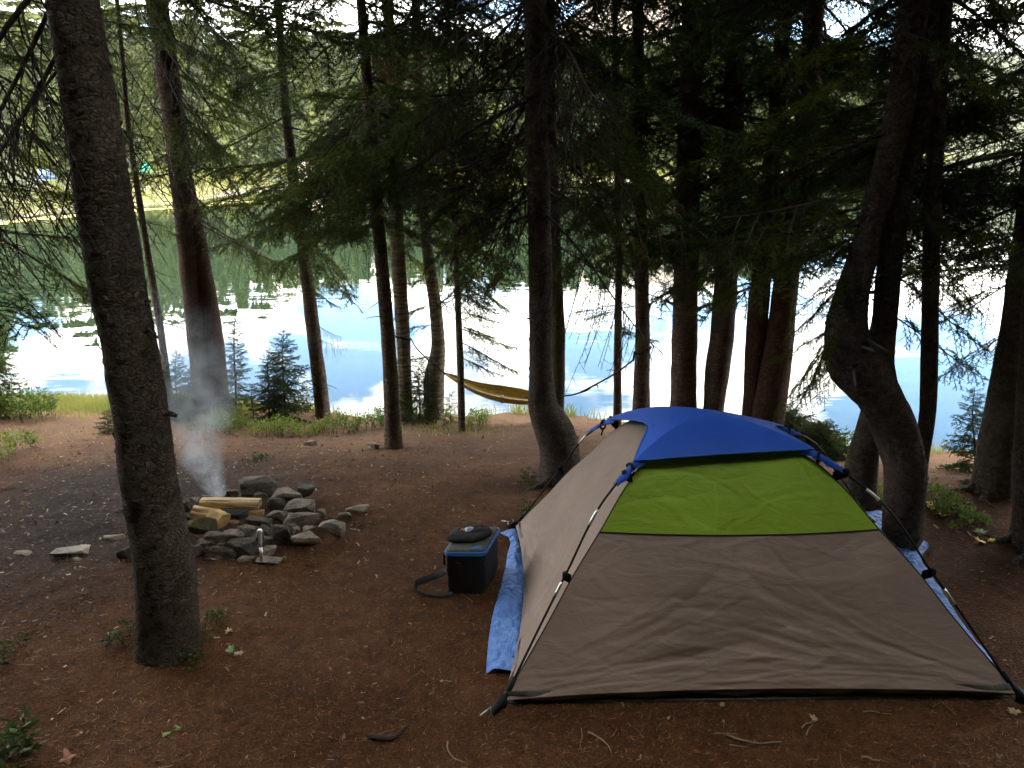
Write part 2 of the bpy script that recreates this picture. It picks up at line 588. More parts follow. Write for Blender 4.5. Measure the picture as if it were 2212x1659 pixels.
def water_mat():
    m, N, L, b = mat_new('lake_water')
    b.inputs['Base Color'].default_value = (0.012, 0.024, 0.012, 1)
    b.inputs['Roughness'].default_value = 0.0
    b.inputs['IOR'].default_value = 1.42
    g = nd(N, L, 'ShaderNodeNewGeometry')
    mp1 = nd(N, L, 'ShaderNodeMapping', {'Vector': g.outputs['Position'], 'Scale': (0.55, 1.5, 1)})
    n1 = nd(N, L, 'ShaderNodeTexNoise', {'Vector': mp1.outputs[0], 'Scale': 1.1, 'Detail': 4, 'Roughness': 0.5})
    n0 = nd(N, L, 'ShaderNodeTexNoise', {'Vector': g.outputs['Position'], 'Scale': 0.12, 'Detail': 2})
    amp = rampn(N, L, n0.outputs[0], [(0.42, (0.15, 0.15, 0.15)), (0.62, (1, 1, 1))])
    hh = nd(N, L, 'ShaderNodeMath', {0: n1.outputs[0], 1: amp}, operation='MULTIPLY')
    bp = nd(N, L, 'ShaderNodeBump', {'Height': hh.outputs[0], 'Strength': 0.22, 'Distance': 0.025})
    L.new(bp.outputs[0], b.inputs['Normal'])
    return m


M['water'] = water_mat()
wo = wb.build('water', M['water'], smooth_=False)
tag(wo, kind='structure')

# far land: one sheet round the lake, height from the distance to the shore
SH = np.array(LAKE, float)


def shore_dist(x, y):
    """distance beyond the far shore line (negative over the lake)"""
    p = np.stack([x, y], -1)
    best = np.full(x.shape, 1e9)
    for a, c in zip(SH[:-1], SH[1:]):
        d = c - a
        t = np.clip(((p - a) @ d) / (d @ d), 0, 1)
        q = a + t[..., None] * d
        best = np.minimum(best, np.linalg.norm(p - q, axis=-1))
    # inside test: to the left of the polyline (going east) is land
    s = np.full(x.shape, 1e9)
    sign = np.zeros(x.shape)
    for a, c in zip(SH[:-1], SH[1:]):
        d = c - a
        t = np.clip(((p - a) @ d) / (d @ d), 0, 1)
        q = a + t[..., None] * d
        dd = np.linalg.norm(p - q, axis=-1)
        cr = d[0] * (p[..., 1] - a[1]) - d[1] * (p[..., 0] - a[0])
        upd = dd < s - 1e-6
        s = np.where(upd, dd, s)
        sign = np.where(upd, np.sign(cr), sign)
    return best * sign


def far_z(x, y):
    x = np.asarray(x, float)
    y = np.asarray(y, float)
    d = shore_dist(x, y)
    az = np.degrees(np.arctan2(x, y))
    k = 0.12 + 0.38 * smooth((az - 11) / 11)
    z = WATER - 0.4 + 0.6 * smooth((d + 1) / 2.5) + 0.02 * np.clip(d, 0, 16) + k * np.clip(d - 16, 0, 1e9) * (1 - 0.25 * smooth((d - 60) / 100))
    z = z + np.clip(d / 40, 0, 1) * (2.2 * np.sin(x * 0.045 + 1) * np.cos(y * 0.04) + 0.8 * np.sin(x * 0.13))
    return z


fx = np.concatenate([np.linspace(-170, -40, 40, endpoint=False), np.linspace(-40, 40, 80, endpoint=False), np.linspace(40, 420, 90)])
fy = np.concatenate([np.linspace(14, 80, 80, endpoint=False), np.linspace(80, 420, 90)])
FX, FY = np.meshgrid(fx, fy)
FZ = far_z(FX, FY)
fb = MB()
fb.grid(np.stack([FX, FY, FZ], -1))


def shore_mat():
    m, N, L, b = mat_new('far_shore_grass')
    b.inputs['Roughness'].default_value = 0.95
    g = nd(N, L, 'ShaderNodeNewGeometry')
    sp = nd(N, L, 'ShaderNodeSeparateXYZ', {0: g.outputs['Position']})
    n = nd(N, L, 'ShaderNodeTexNoise', {'Vector': g.outputs['Position'], 'Scale': 0.35, 'Detail': 8, 'Roughness': 0.65})
    n2 = nd(N, L, 'ShaderNodeTexNoise', {'Vector': g.outputs['Position'], 'Scale': 0.08, 'Detail': 3})
    gr = rampn(N, L, n.outputs[0], [(0.3, (0.045, 0.055, 0.014)), (0.55, (0.10, 0.10, 0.02)), (0.75, (0.16, 0.125, 0.04))])
    gr = mixc(N, L, 0.5, gr, rampn(N, L, n2.outputs[0], [(0.4, (0.06, 0.075, 0.018)), (0.6, (0.17, 0.15, 0.03))]))
    z_ = nd(N, L, 'ShaderNodeMath', {0: n.outputs[0], 1: 0.5, 2: sp.outputs[2]}, operation='MULTIPLY_ADD')
    sand = rampn(N, L, z_.outputs[0], [(0.0, (1, 1, 1)), (0.01, (0, 0, 0))])
    mr = nd(N, L, 'ShaderNodeMapRange', {0: z_.outputs[0], 1: WATER + 0.27, 2: WATER + 0.36, 3: 0.8, 4: 0.0})
    c = mixc(N, L, mr.outputs[0], gr, (0.20, 0.165, 0.125))
    # the bare beach on the left
    dd = nd(N, L, 'ShaderNodeVectorMath', {0: g.outputs['Position']}, operation='DISTANCE')
    dd.inputs[1].default_value = (-27.5, 47, 0)
    m2 = nd(N, L, 'ShaderNodeMapRange', {0: dd.outputs['Value'], 1: 4.5, 2: 6.5, 3: 1.0, 4: 0.0})
    c = mixc(N, L, m2.outputs[0], c, (0.30, 0.22, 0.17))
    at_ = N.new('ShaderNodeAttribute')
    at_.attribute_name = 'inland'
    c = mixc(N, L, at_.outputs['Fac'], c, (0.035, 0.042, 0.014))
    L.new(c, b.inputs['Base Color'])
    return m


M['shore'] = shore_mat()
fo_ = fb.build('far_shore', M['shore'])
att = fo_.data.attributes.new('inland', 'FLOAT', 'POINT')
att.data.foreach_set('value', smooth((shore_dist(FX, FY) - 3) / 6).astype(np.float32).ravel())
tag(fo_, kind='structure')

# bare mountain beyond the wood
mx_, my_ = np.meshgrid(np.linspace(-38, 62, 130), np.linspace(0, 1, 24))
ridge = 62 + 62 * smooth((mx_ - (-2)) / 10) - 95 * smooth((mx_ - 13) / 7) + 6 * np.sin(mx_ * 0.5) + 4 * np.sin(mx_ * 1.3 + 1)
dist = 480 + 260 * my_
mz = ridge * np.sin(my_ * math.pi / 2) ** 0.8
mxx = np.sin(np.radians(mx_)) * dist
myy = np.cos(np.radians(mx_)) * dist
nz = vnoise(mxx, myy, 0.02, 2.2) * 14 + vnoise(mxx, myy, 0.06, 5.2) * 6
mbm = MB()
mbm.grid(np.stack([mxx, myy, mz + nz * my_ - 3], -1))
M['scree'] = simple('pale_scree', (0.40, 0.31, 0.25), 0.95, noise_scale=0.03, var=0.35)
tag(mbm.build('mountain', M['scree']), kind='structure')


# ------------------------------------------------------------------ far spruces
def far_tree_mesh(name, seed, layers=26, per=9, spread=0.19, lod=1.0, big=1.0):
    r = np.random.default_rng(seed)
    V, F = [], []
    n = 0
    for i in range(layers):
        t = i / (layers - 1)
        z = 0.06 + 0.94 * t
        rad = spread * (1 - t) ** 0.85 * r.uniform(0.82, 1.15) + 0.006
        k = max(4, int(per * (0.55 + 0.6 * (1 - t))))
        a0 = r.uniform(0, 6.28)
        for q in range(k):
            if r.random() < 0.10:
                continue
            a = a0 + q * 6.283 / k + r.uniform(-0.3, 0.3)
            L_ = rad * r.uniform(0.65, 1.2)
            dr = r.uniform(0.25, 0.6)
            d = np.array([math.cos(a), math.sin(a), 0])
            s = np.array([-math.sin(a), math.cos(a), 0])
            nb = int(6 * lod) + 1
            for u in range(nb):
                tt = (u + 0.6) / nb
                c = d * L_ * tt + np.array([0, 0, z - dr * L_ * tt * 0.8 + r.uniform(-0.006, 0.006)])
                w = 0.020 + 0.030 * (1 - abs(tt - 0.55)) * (0.4 + (1 - t))
                for _ in range(2):
                    side = r.uniform(-1, 1)
                    p0 = c + s * w * side
                    e = (d * r.uniform(0.015, 0.045) + s * side * r.uniform(0.0, 0.03) + np.array([0, 0, r.uniform(-0.035, -0.004)])) * big
                    wv = s * r.uniform(0.008, 0.018) * big + np.array([0, 0, r.uniform(-0.006, 0.006)])
                    V += [p0 - wv, p0 + wv, p0 + e]
                    F.append((n, n + 1, n + 2))
                    n += 3
    return np.array(V), np.array(F)


def trunk_cone(name, h=0.5, r0=0.012):
    m_ = MB()
    m_.tube([(0, 0, -0.03), (0.002, 0, 0.3), (0, 0, 0.97)], [r0, r0 * 0.7, 0.001], 6)
    return m_.mesh(name)


FT = [far_tree_mesh('crown', s, int(sp_ly * 1.25), int(sp_per * 1.25), sp, 1.0, 1.35) for s, sp_ly, sp_per, sp in ((1, 30, 10, 0.17), (2, 26, 10, 0.21), (3, 34, 9, 0.14), (4, 24, 11, 0.25))]
FTM = [np_mesh('far_crown', v_, f_, False) for v_, f_ in FT]
for m_ in FTM:
    m_.materials.append(M['far_needle'])
FTT = trunk_cone('far_trunk')
FTT.materials.append(M['bark_grey'])
FG = 'spruces standing along the far shore of the lake'


def far_spruce(x, y, h, k, label, group=FG, wide=1.0):
    z = float(far_z(x, y))
    t = empty('spruce_tree', (x, y, z - 0.1), label, 'tree', group)
    t.scale = (h * wide, h * wide, h)
    t.rotation_euler = (0, 0, random.uniform(0, 6.28))
    c = link('crown', FTM[k], None, t)
    tr = link('trunk', FTT, None, t)
    return t


def far_label(x, y, d, h, k):
    az = math.degrees(math.atan2(x, y))
    wh = ('above the far beach with the chairs' if az < -26 else 'left of the teal tent across the lake' if az < -22 else 'behind the teal tent across the lake' if az < -17
          else 'behind the wooden pier' if az < -11 else 'right of the wooden pier' if az < -5 else 'straight across the lake from the hammock' if az < 3
          else 'across the lake beyond the tent' if az < 12 else 'across the lake behind the red trunk pair' if az < 16 else 'across the lake left of the crooked spruce' if az < 20 else 'across the lake behind the crooked spruce' if az < 25 else 'on the far right shore')
    return ('first row ' if d < 16 else 'second row ' if d < 28 else 'third row ' if d < 42 else 'back row ') + ('tall ' if h > 10.5 else 'short ' if h < 7 else 'middle sized ') + ('dense', 'full', 'narrow', 'wide')[k] + ' spruce ' + wh


placed = []
cnt = 0
tries = 0
while cnt < 235 and tries < 16000:
    tries += 1
    az = random.uniform(-37, 36)
    i = random.random()
    D = random.uniform(30, 120) if az < 10 else random.uniform(65, 240)
    x, y = D * math.sin(R(az)), D * math.cos(R(az))
    d = float(shore_dist(np.array([x]), np.array([y]))[0])
    if d < (9 if az > -20 else 13) or d > 60:
        continue
    if math.hypot(x + 27.5, y - 47) < 8.5:
        continue
    if az < 14 and cnt > 130 and random.random() < 0.5:
        continue
    if any((x - a) ** 2 + (y - c) ** 2 < (2.6 if y < 110 else 3.6) ** 2 for a, c in placed):
        continue
    if d < 14 and random.random() < 0.5:
        continue
    placed.append((x, y))
    hmax = (0.185 if az > -18 else 0.21) * y - 3.6 - float(far_z(x, y)) + (7 if az > 14 else 0)
    if hmax < 3:
        continue
    h, k = min(hmax, 15) * random.uniform(0.68, 1.0), random.randrange(4)
    far_spruce(x, y, h, k, far_label(x, y, d, h, k))
    cnt += 1
# the young spruces on the left shore
for x, y, h, k, lb in ((-21.6, 31.5, 5.2, 3, 'wide young spruce at the water line of the left shore, nearest the lake'),
                       (-23.5, 33.5, 6.8, 1, 'second young spruce on the left shore, behind the wide one at the water'),
                       (-19.9, 38.6, 3.0, 3, 'small young spruce on the left shore just before the sandy beach'),
                       (-26.0, 36.0, 8.0, 0, 'tall young spruce at the left end of the beach across the water')):
    far_spruce(x, y, h, k, lb, 'young spruces on the left shore', 1.35)

# the wood on the hill: one mass
WV, WF, wn_ = [], [], 0
FL_ = [far_tree_mesh('wood', 20 + s, 12, 6, 0.2, 0.4, 1.7) for s in range(4)]
k = 0
for _ in range(12000):
    az = random.uniform(-42, 46) if random.random() < 0.55 else random.uniform(10, 40)
    D = math.sqrt(random.uniform(60 ** 2, 310 ** 2))
    x, y = D * math.sin(R(az)), D * math.cos(R(az))
    d = float(shore_dist(np.array([x]), np.array([y]))[0])
    if d < (40 if az < 12 else 18) or d > 170:
        continue
    if k > 2400:
        break
    h = random.uniform(9, 15)
    v_, f_ = FL_[k % 4]
    vv = v_ * np.array([h * 1.5, h * 1.5, h])
    vv = vv @ rotz(random.uniform(0, 6.28)).T + np.array([x, y, float(far_z(x, y)) - 0.5])
    WV.append(vv)
    WF.append(f_ + wn_)
    wn_ += len(vv)
    k += 1
wood = link('woods', np_mesh('woods', np.vstack(WV), np.vstack(WF), False), M['far_needle'])
tag(wood, 'dense spruce wood covering the hillside beyond the lake', 'forest', kind='stuff')

# bushes along the far shore: one mass of low growth
BV, BF, bn = [], [], 0
for _ in range(700):
    i = random.randrange(len(SH) - 3)
    a, c = SH[i], SH[i + 1]
    t = random.random()
    q = a + (c - a) * t
    nrm = np.array([-(c - a)[1], (c - a)[0]]) / np.linalg.norm(c - a)
    q = q + nrm * random.uniform(1.2, 12)
    if math.hypot(q[0] + 27.5, q[1] - 47) < 6.5 or (abs(q[0] + 14) < 3 and q[1] < 62):
        continue
    hh = random.uniform(0.25, 0.9)
    z = float(far_z(q[0], q[1]))
    cpts = rng.normal(0, 1, (36, 3)) * [0.45, 0.45, 0.35] * (0.6 + hh)
    cpts[:, 2] = np.abs(cpts[:, 2]) + 0.05
    for p_ in cpts:
        e1, e2 = rng.normal(0, 0.12, 3), rng.normal(0, 0.12, 3)
        BV += [p_ + (q[0], q[1], z), p_ + e1 + (q[0], q[1], z), p_ + e2 + (q[0], q[1], z)]
        BF.append((bn, bn + 1, bn + 2))
        bn += 3
M['far_bush'] = foliage('far_bushes', (0.06, 0.08, 0.014), (0.18, 0.17, 0.03), 0.3, 0.5)
tag(link('shrubbery', np_mesh('shrubbery', np.array(BV), np.array(BF), False), M['far_bush']),
    'low yellow green bushes along the far shore of the lake', 'bushes', kind='stuff')


# ------------------------------------------------------------------ branches (meshes shared by all near trees)
def twig_needles(V, F, n, p0, p1, dens, ln, wd, r):
    L_ = np.linalg.norm(p1 - p0)
    k = max(3, int(L_ * dens))
    t = (np.arange(k) + r.uniform(0, 1, k)) / k
    base = p0 + t[:, None] * (p1 - p0)
    ax = (p1 - p0) / (L_ + 1e-9)
    rd = r.normal(0, 1, (k, 3))
    rd[:, 2] += 0.35
    rd -= (rd @ ax)[:, None] * ax
    rd /= np.linalg.norm(rd, axis=1)[:, None] + 1e-9
    d = ax * 0.62 + rd * 0.8
    d *= ln * r.uniform(0.75, 1.2, (k, 1))
    wv = np.cross(d, r.normal(0, 1, (k, 3)))
    wv *= (wd / 2) / (np.linalg.norm(wv, axis=1)[:, None] + 1e-9)
    V.append(np.stack([base - wv, base + wv, base + d], 1).reshape(-1, 3))
    F.append(n + np.arange(3 * k).reshape(-1, 3))
    return n + 3 * k


def make_branch(seed, L_=1.3, bare=0.2, kind='green', dens=300, spacing=0.042, hang=0.35, needle=0.021, width=0.0058):
    """two meshes' worth of data in one: slot 0 wood, slot 1 needles"""
    r = np.random.default_rng(seed)
    w = MB()
    NV, NF, nn = [], [], 0
    npt = 12
    t = np.linspace(0, 1, npt)
    sag = r.uniform(0.10, 0.28)
    ax = np.stack([L_ * t, 0.05 * L_ * np.sin(t * r.uniform(2, 5) + r.uniform(0, 6)), L_ * (-sag * t ** 1.5 + 0.10 * t ** 4)], 1)
    w.tube(ax, 0.0068 * L_ * (1 - 0.85 * t) + 0.0012, 5, False)

    def axp(q):
        return np.array([np.interp(q, t, ax[:, i]) for i in range(3)])

    nsec = int(L_ / spacing)
    for i in range(nsec):
        q = 0.08 + 0.92 * (i + r.uniform(0, 0.8)) / nsec
        if q > 0.99:
            continue
        if r.random() < 0.12:
            continue
        side = 1 if i % 2 else -1
        p = axp(q)
        l = L_ * (0.40 * (1 - q) ** 0.75 + 0.07) * r.uniform(0.6, 1.15)
        if q < 0.25:
            l *= 0.7
        ang = R(r.uniform(42, 66)) * side
        dirv = np.array([math.cos(ang), math.sin(ang), r.uniform(-0.15, 0.12)])
        if kind == 'dead':
            dirv[2] -= r.uniform(0.2, 1.3)
        dirv /= np.linalg.norm(dirv)
        m_ = 5
        s = np.linspace(0, 1, m_)
        curl = r.uniform(-0.15, 0.25)
        sec = p + l * (s[:, None] * dirv) + np.stack([curl * l * s ** 2, -0.1 * side * l * s ** 2, -hang * l * s ** 2 * r.uniform(0.5, 1.4)], 1)
        w.tube(sec, 0.0030 * (1 - 0.7 * s) + 0.0009, 3, False)
        green = q > bare and kind != 'dead'
        if green:
            for a_ in range(m_ - 1):
                nn = twig_needles(NV, NF, nn, sec[a_], sec[a_ + 1], dens, needle, width, r)
        nter = int(l / 0.032)
        for j in range(nter):
            u = 0.15 + 0.8 * (j + r.uniform(0, 1)) / max(1, nter)
            if u > 0.97 or r.random() < (0.25 if kind == 'dead' else 0.12):
                continue
            pb = np.array([np.interp(u, s, sec[:, c_]) for c_ in range(3)])
            sd_ = 1 if j % 2 else -1
            tl = l * 0.42 * (1 - u * 0.65) * r.uniform(0.5, 1.2)
            aa = ang + R(r.uniform(35, 60)) * sd_
            dv = np.array([math.cos(aa), math.sin(aa), r.uniform(-0.55, 0.1) - (r.uniform(0, 0.9) if kind == 'dead' else 0)])
            dv /= np.linalg.norm(dv)
            pe = pb + dv * tl
            pm = (pb + pe) / 2 + np.array([0, 0, 0.06 * tl * r.uniform(-1, 1)])
            w.tube([pb, pm, pe], [0.0022, 0.0016, 0.0009] if kind == 'dead' else [0.0014, 0.0011, 0.0006], 3, False)
            if green and r.random() > 0.06:
                nn = twig_needles(NV, NF, nn, pb, pe, dens, needle, width, r)
            elif kind == 'mixed' and r.random() < 0.1:
                nn = twig_needles(NV, NF, nn, pb, pe, dens * 0.5, needle, width, r)
    if bare < 0.9 and kind != 'dead':
        for a_ in range(int(npt * bare), npt - 1):
            nn = twig_needles(NV, NF, nn, ax[a_], ax[a_ + 1], dens, needle, width, r)
    return w, NV, NF


def branch_mesh(name, *a, wood='twig', leaf='needle', **k):
    w, NV, NF = make_branch(*a, **k)
    wv = np.vstack(w.v)
    f4 = np.vstack(w.f4)
    if NV:
        nv = np.vstack(NV)
        nf = np.vstack(NF) + len(wv)
        me = np_mesh(name, np.vstack([wv, nv]), [f4, nf], False)
    else:
        nf = []
        me = np_mesh(name, wv, f4, False)
    me.materials.append(M[wood])
    me.materials.append(M[leaf])
    idx = np.zeros(len(me.polygons), np.int32)
    idx[len(f4):] = 1
    me.polygons.foreach_set('material_index', idx)
    return me


BR = {
    'g': [branch_mesh('branch_green', s, L_=1.3, bare=0.15) for s in (1, 2, 3)],
    'm': [branch_mesh('branch_mixed', s, L_=1.5, bare=0.5, kind='mixed', hang=0.5) for s in (11, 12, 13)],
    'd': [branch_mesh('branch_bare', s, L_=1.3, bare=1.0, kind='dead', hang=0.9, wood='twig') for s in (21, 22, 23, 24)],
    'p': [branch_mesh('branch_bare_pale', 31, L_=1.5, bare=1.0, kind='dead', hang=0.6, spacing=0.11, wood='twig_grey')],
    'y': [branch_mesh('branch_lit', s, L_=1.2, bare=0.12, leaf='needle_lit') for s in (41, 42)],
    'o': [branch_mesh('branch_brown', 51, L_=0.5, bare=0.1, leaf='needle_dead')],
    's': [branch_mesh('branch_young', s, L_=0.5, bare=0.0, leaf='needle_blue', spacing=0.028, needle=0.02, width=0.0065, dens=400) for s in (61, 62, 63)],
    't': [branch_mesh('branch_young_lit', s, L_=0.5, bare=0.0, leaf='needle_lit', spacing=0.028, needle=0.02, width=0.0065, dens=400) for s in (66, 67)],
}


def put_branch(parent, origin, base, az, kind, sc=1.0, pitch=0.2, roll=None):
    """base: world point; the child sits in the tree's own frame"""
    me = random.choice(BR[kind])
    o = bpy.data.objects.new('branch', me)
    o.parent = parent
    o.location = tuple(np.array(base) - np.array(origin))
    ro = random.uniform(-0.5, 0.5) if roll is None else roll
    o.rotation_euler = (Matrix.Rotation(az, 3, 'Z') @ Matrix.Rotation(pitch, 3, 'Y') @ Matrix.Rotation(ro, 3, 'X')).to_euler()
    o.scale = (sc, sc * random.uniform(0.85, 1.1), sc)
    COL.objects.link(o)
    return o


# high crown (out of the picture, shades the camp): joined boughs
def crown_mesh(name, seed):
    r = np.random.default_rng(seed)
    V, F, n = [], [], 0
    for i in range(170):
        t = r.uniform(0, 1) ** 1.3
        z = t * 7.5
        rad = (1 - t) * 1.75 + 0.2
        a = r.uniform(0, 6.283)
        d = np.array([math.cos(a), math.sin(a), -0.35])
        s = np.array([-math.sin(a), math.cos(a), 0])
        for q in range(34):
            u = r.uniform(0.1, 1)
            c = d * rad * u + s * r.uniform(-0.3, 0.3) * rad * (1.1 - u) + np.array([0, 0, z + r.uniform(-0.08, 0.05)])
            e = d * r.uniform(0.10, 0.24) + s * r.uniform(-0.14, 0.14) + np.array([0, 0, r.uniform(-0.1, 0)])
            wv = s * r.uniform(0.03, 0.07)
            V += [c - wv, c + wv, c + e]
            F.append((n, n + 1, n + 2))
            n += 3
    me = np_mesh(name, np.array(V), np.array(F), False)
    me.materials.append(M['needle'])
    return me


CR = [crown_mesh('high_crown', s) for s in (5, 6)]


# ------------------------------------------------------------------ near trees
def trunk_geometry(wp, rad, seg=28, step=0.05, seed=0, rough=0.075, flare=0.35, fl_h=0.22, top=None):
    """wp world points, rad radii; extends upward to z=top"""
    wp = np.asarray(wp, float)
    rad = np.asarray(rad, float)
    if top is not None:
        d = wp[-1] - wp[-2]
        d = d / d[2]
        ext = wp[-1] + d * (top - wp[-1][2]) * np.array([0.6, 0.6, 1])
        wp = np.vstack([wp, wp[-1] + (ext - wp[-1]) * 0.5, ext])
        rad = np.concatenate([rad, [rad[-1] * 0.72, 0.012]])
    L_ = np.sum(np.linalg.norm(np.diff(wp, axis=0), axis=1))
    n = int(min(150, max(20, L_ / step)))
    Q = catmull(np.column_stack([wp, rad]), n)
    pts, rr = Q[:, :3], np.maximum(Q[:, 3], 0.004)
    h = pts[:, 2] - pts[0, 2]
    rr = rr * (1 + flare * np.exp(-np.maximum(h, 0) / fl_h))
    m_ = MB()
    m_.tube(pts, rr, seg, True)
    v = m_.v[0]
    k = n * seg
    ang = np.tile(np.arange(seg) * 6.2832 / seg, n)
    hh = np.repeat(h, seg)
    cen = np.repeat(pts, seg, axis=0)
    off = np.empty(k)
    for i in range(k):
        p = v[i]
        off[i] = (mnoise.noise((p[0] * 9 + seed, p[1] * 9, p[2] * 5)) * 0.9 + 0.55 * mnoise.noise((p[0] * 34 + seed, p[1] * 34, p[2] * 26)))
    lob = np.exp(-np.maximum(hh, 0) / 0.16) * (0.10 * np.sin(ang * 3 + seed) + 0.07 * np.sin(ang * 5 + 2 * seed))
    v[:k] = cen + (v[:k] - cen) * (1 + rough * off + lob)[:, None]
    return m_, pts, rr


def bark_flakes(pts, rr, count, zmin, zmax, size, r):
    V, F, n = [], [], 0
    sel = [i for i in range(len(pts)) if zmin < pts[i][2] < zmax]
    if not sel:
        return None
    for _ in range(count):
        i = sel[r.integers(len(sel))]
        a = r.uniform(0, 6.283)
        rd = np.array([math.cos(a), math.sin(a), 0])
        tg = np.array([-math.sin(a), math.cos(a), 0])
        c = pts[i] + rd * rr[i] * 0.985 + np.array([0, 0, r.uniform(-0.025, 0.025)])
        s = size * r.uniform(0.5, 1.3)
        up = np.array([0, 0, 1.0])
        tip = rd * s * r.uniform(0.15, 0.5)
        drop = r.choice([-1, 1], p=[0.75, 0.25])
        a0 = c - tg * s
        a1 = c + tg * s
        b0 = c + tg * s * 0.8 + tip - up * drop * s * r.uniform(0.7, 1.2)
        b1 = c - tg * s * 0.7 + tip * 0.9 - up * drop * s * r.uniform(0.7, 1.3)
        V += [a0, a1, b0, b1]
        F.append((n, n + 1, n + 2, n + 3))
        n += 4
    return np_mesh('bark_flakes', np.array(V), np.array(F), False)


TREES = []


def tree(label, pix, mat, name='spruce_tree', top=9.5, seed=1, extra=(), Yadd=0.0, flakes=0, flare=0.3, crown=True, seg=28, lean=0.0, group=None, rough=0.075):
    """pix: (px, py, width px) from the base upward"""
    base = gland(pix[0][0], pix[0][1])
    Yb = base[1] + Yadd
    wp, rd = [], []
    for i, (px, py, wpx) in enumerate(pix):
        p = at(px, py, Yb + lean * i / len(pix))
        wp.append(p)
        rd.append(wpx / 2 / FPX * zdepth(p))
    rd[0] /= (1 + flare * 0.6)
    b0 = np.array([wp[0][0], wp[0][1], gz(wp[0][0], wp[0][1]) - 0.12])
    if wp[0][2] > b0[2]:
        wp.insert(0, b0)
        rd.insert(0, rd[0])
    root = empty(name, (wp[0][0], wp[0][1], gz(wp[0][0], wp[0][1])), label, 'tree', group)
    org = np.array(root.location)
    m_, pts, rr = trunk_geometry(wp, rd, seg, seed=seed, flare=flare, top=top, rough=rough)
    m_.v[0] = m_.v[0] - org
    m_.build('trunk', mat, root)
    for ex in extra:                                       # further stems of the same tree
        w2, r2 = [], []
        for (px, py, wpx) in ex:
            p = at(px, py, Yb + 0.04)
            w2.append(p)
            r2.append(wpx / 2 / FPX * zdepth(p))
        m2, p2, q2 = trunk_geometry(w2, r2, seg, seed=seed + 5, flare=0.0, top=top - 1)
        m2.v[0] = m2.v[0] - org
        m2.build('stem', mat, root)
    if flakes:
        fm = bark_flakes(pts, rr, flakes, pts[0][2], 4.2, 0.014, rng)
        if fm:
            fm.transform(Matrix.Translation(-Vector(org)))
            fo = link('bark_flakes', fm, mat, root)
            fo['kind'] = 'stuff'
    if crown:
        z0 = 4.7
        cz = np.array([np.interp(z0, pts[:, 2], pts[:, i]) for i in range(3)])
        co = link('crown', random.choice(CR), None, root, cz - org)
        co.rotation_euler = (0, 0, random.uniform(0, 6.28))
        co['kind'] = 'stuff'
    T = dict(root=root, org=org, pts=pts, rr=rr, Y=Yb)
    TREES.append(T)
    return T


def z_of(T, py):
    """height on the tree's trunk that is seen at row py"""
    for p in T['pts']:
        d = p - np.array([0, 0, CAM_H])
        z = d[1] * CP - d[2] * SP
        u = d[1] * SP + d[2] * CP
        if 829.5 - FPX * u / z < py:
            return p[2]
    return T['pts'][-1][2]


def clothe(T, py_lo, z_hi, count, mix, sc=(0.7, 1.1), az=None, pitch=(0.0, 0.45)):
    """branches between the row py_lo and the height z_hi; mix: string of kinds"""
    lo = z_of(T, py_lo)
    for i in range(count):
        z = lo + (z_hi - lo) * (i + random.random()) / count
        c = np.array([np.interp(z, T['pts'][:, 2], T['pts'][:, k]) for k in range(3)])
        a = random.uniform(*az) if az else random.uniform(0, 6.283)
        if not az and math.sin(a) < -0.45 and random.random() < 0.75:
            a = -a
        k = random.choice(mix)
        put_branch(T['root'], T['org'], c, a, k, random.uniform(*sc), random.uniform(*pitch))


PI = math.pi
# the big trunk in front on the left
T1 = tree('thick dark grey spruce trunk standing in front, left of the fire ring',
          [(366, 1400, 130), (358, 1239, 122), (333, 1106, 116), (294, 830, 112), (243, 553, 114), (203, 277, 112), (157, 0, 106)],
          M['bark_grey'], seed=1.3, flakes=2000, flare=0.2, seg=64)
T2 = tree('reddish twin trunked spruce behind the smoke, left of the young fir',
          [(440, 890, 40), (425, 740, 38), (407, 553, 42), (379, 277, 48), (338, 0, 46)], M['bark_red'], seed=2.1, flakes=300,
          extra=[[(475, 892, 42), (464, 740, 38), (447, 620, 34), (425, 500, 32), (402, 380, 26)]])
T3 = tree('thin pale leaning spruce stem rising out of the smoke beside the thick front trunk',
          [(370, 905, 22), (345, 700, 15), (330, 610, 15), (320, 553, 14), (299, 420, 13), (277, 277, 12), (262, 100, 10)], M['bark_mid'], seed=3.7, top=6.5, crown=False, seg=14)
T4 = tree('leaning grey spruce just right of the bushy young fir on the bank',
          [(697, 893, 34), (680, 740, 30), (657, 553, 27), (628, 333, 22), (615, 200, 19), (600, 0, 16)], M['bark_mid'], seed=4.4, flakes=150)
T5 = tree('slim brown spruce standing alone on bare dirt in the middle, before the hammock trees',
          [(850, 968, 42), (840, 753, 30), (823, 553, 28), (800, 277, 25), (780, 0, 20)], M['bark_mid'], seed=5.2, flakes=300, flare=0.5)
T6 = tree('pale banded spruce holding the left strap of the hammock',
          [(877, 890, 32), (872, 753, 30), (860, 553, 31), (848, 300, 28), (838, 0, 24)], M['bark_pale'], seed=6.6, flakes=200)
T7 = tree('pale spruce with a swollen knotted foot beside the left hammock end',
          [(937, 885, 44), (938, 820, 44), (946, 753, 31), (940, 660, 27), (925, 553, 25), (910, 300, 22), (898, 0, 18)], M['bark_pale'], seed=7.5, flakes=200, flare=0.1)
T8 = tree('thin pole like spruce crossing in front of the gold hammock',
          [(998, 930, 16), (995, 800, 15), (991, 700, 14), (985, 553, 12), (978, 400, 10), (972, 200, 8)], M['bark_mid'], seed=8.8, top=4.5, crown=False, seg=16, flare=0.25)
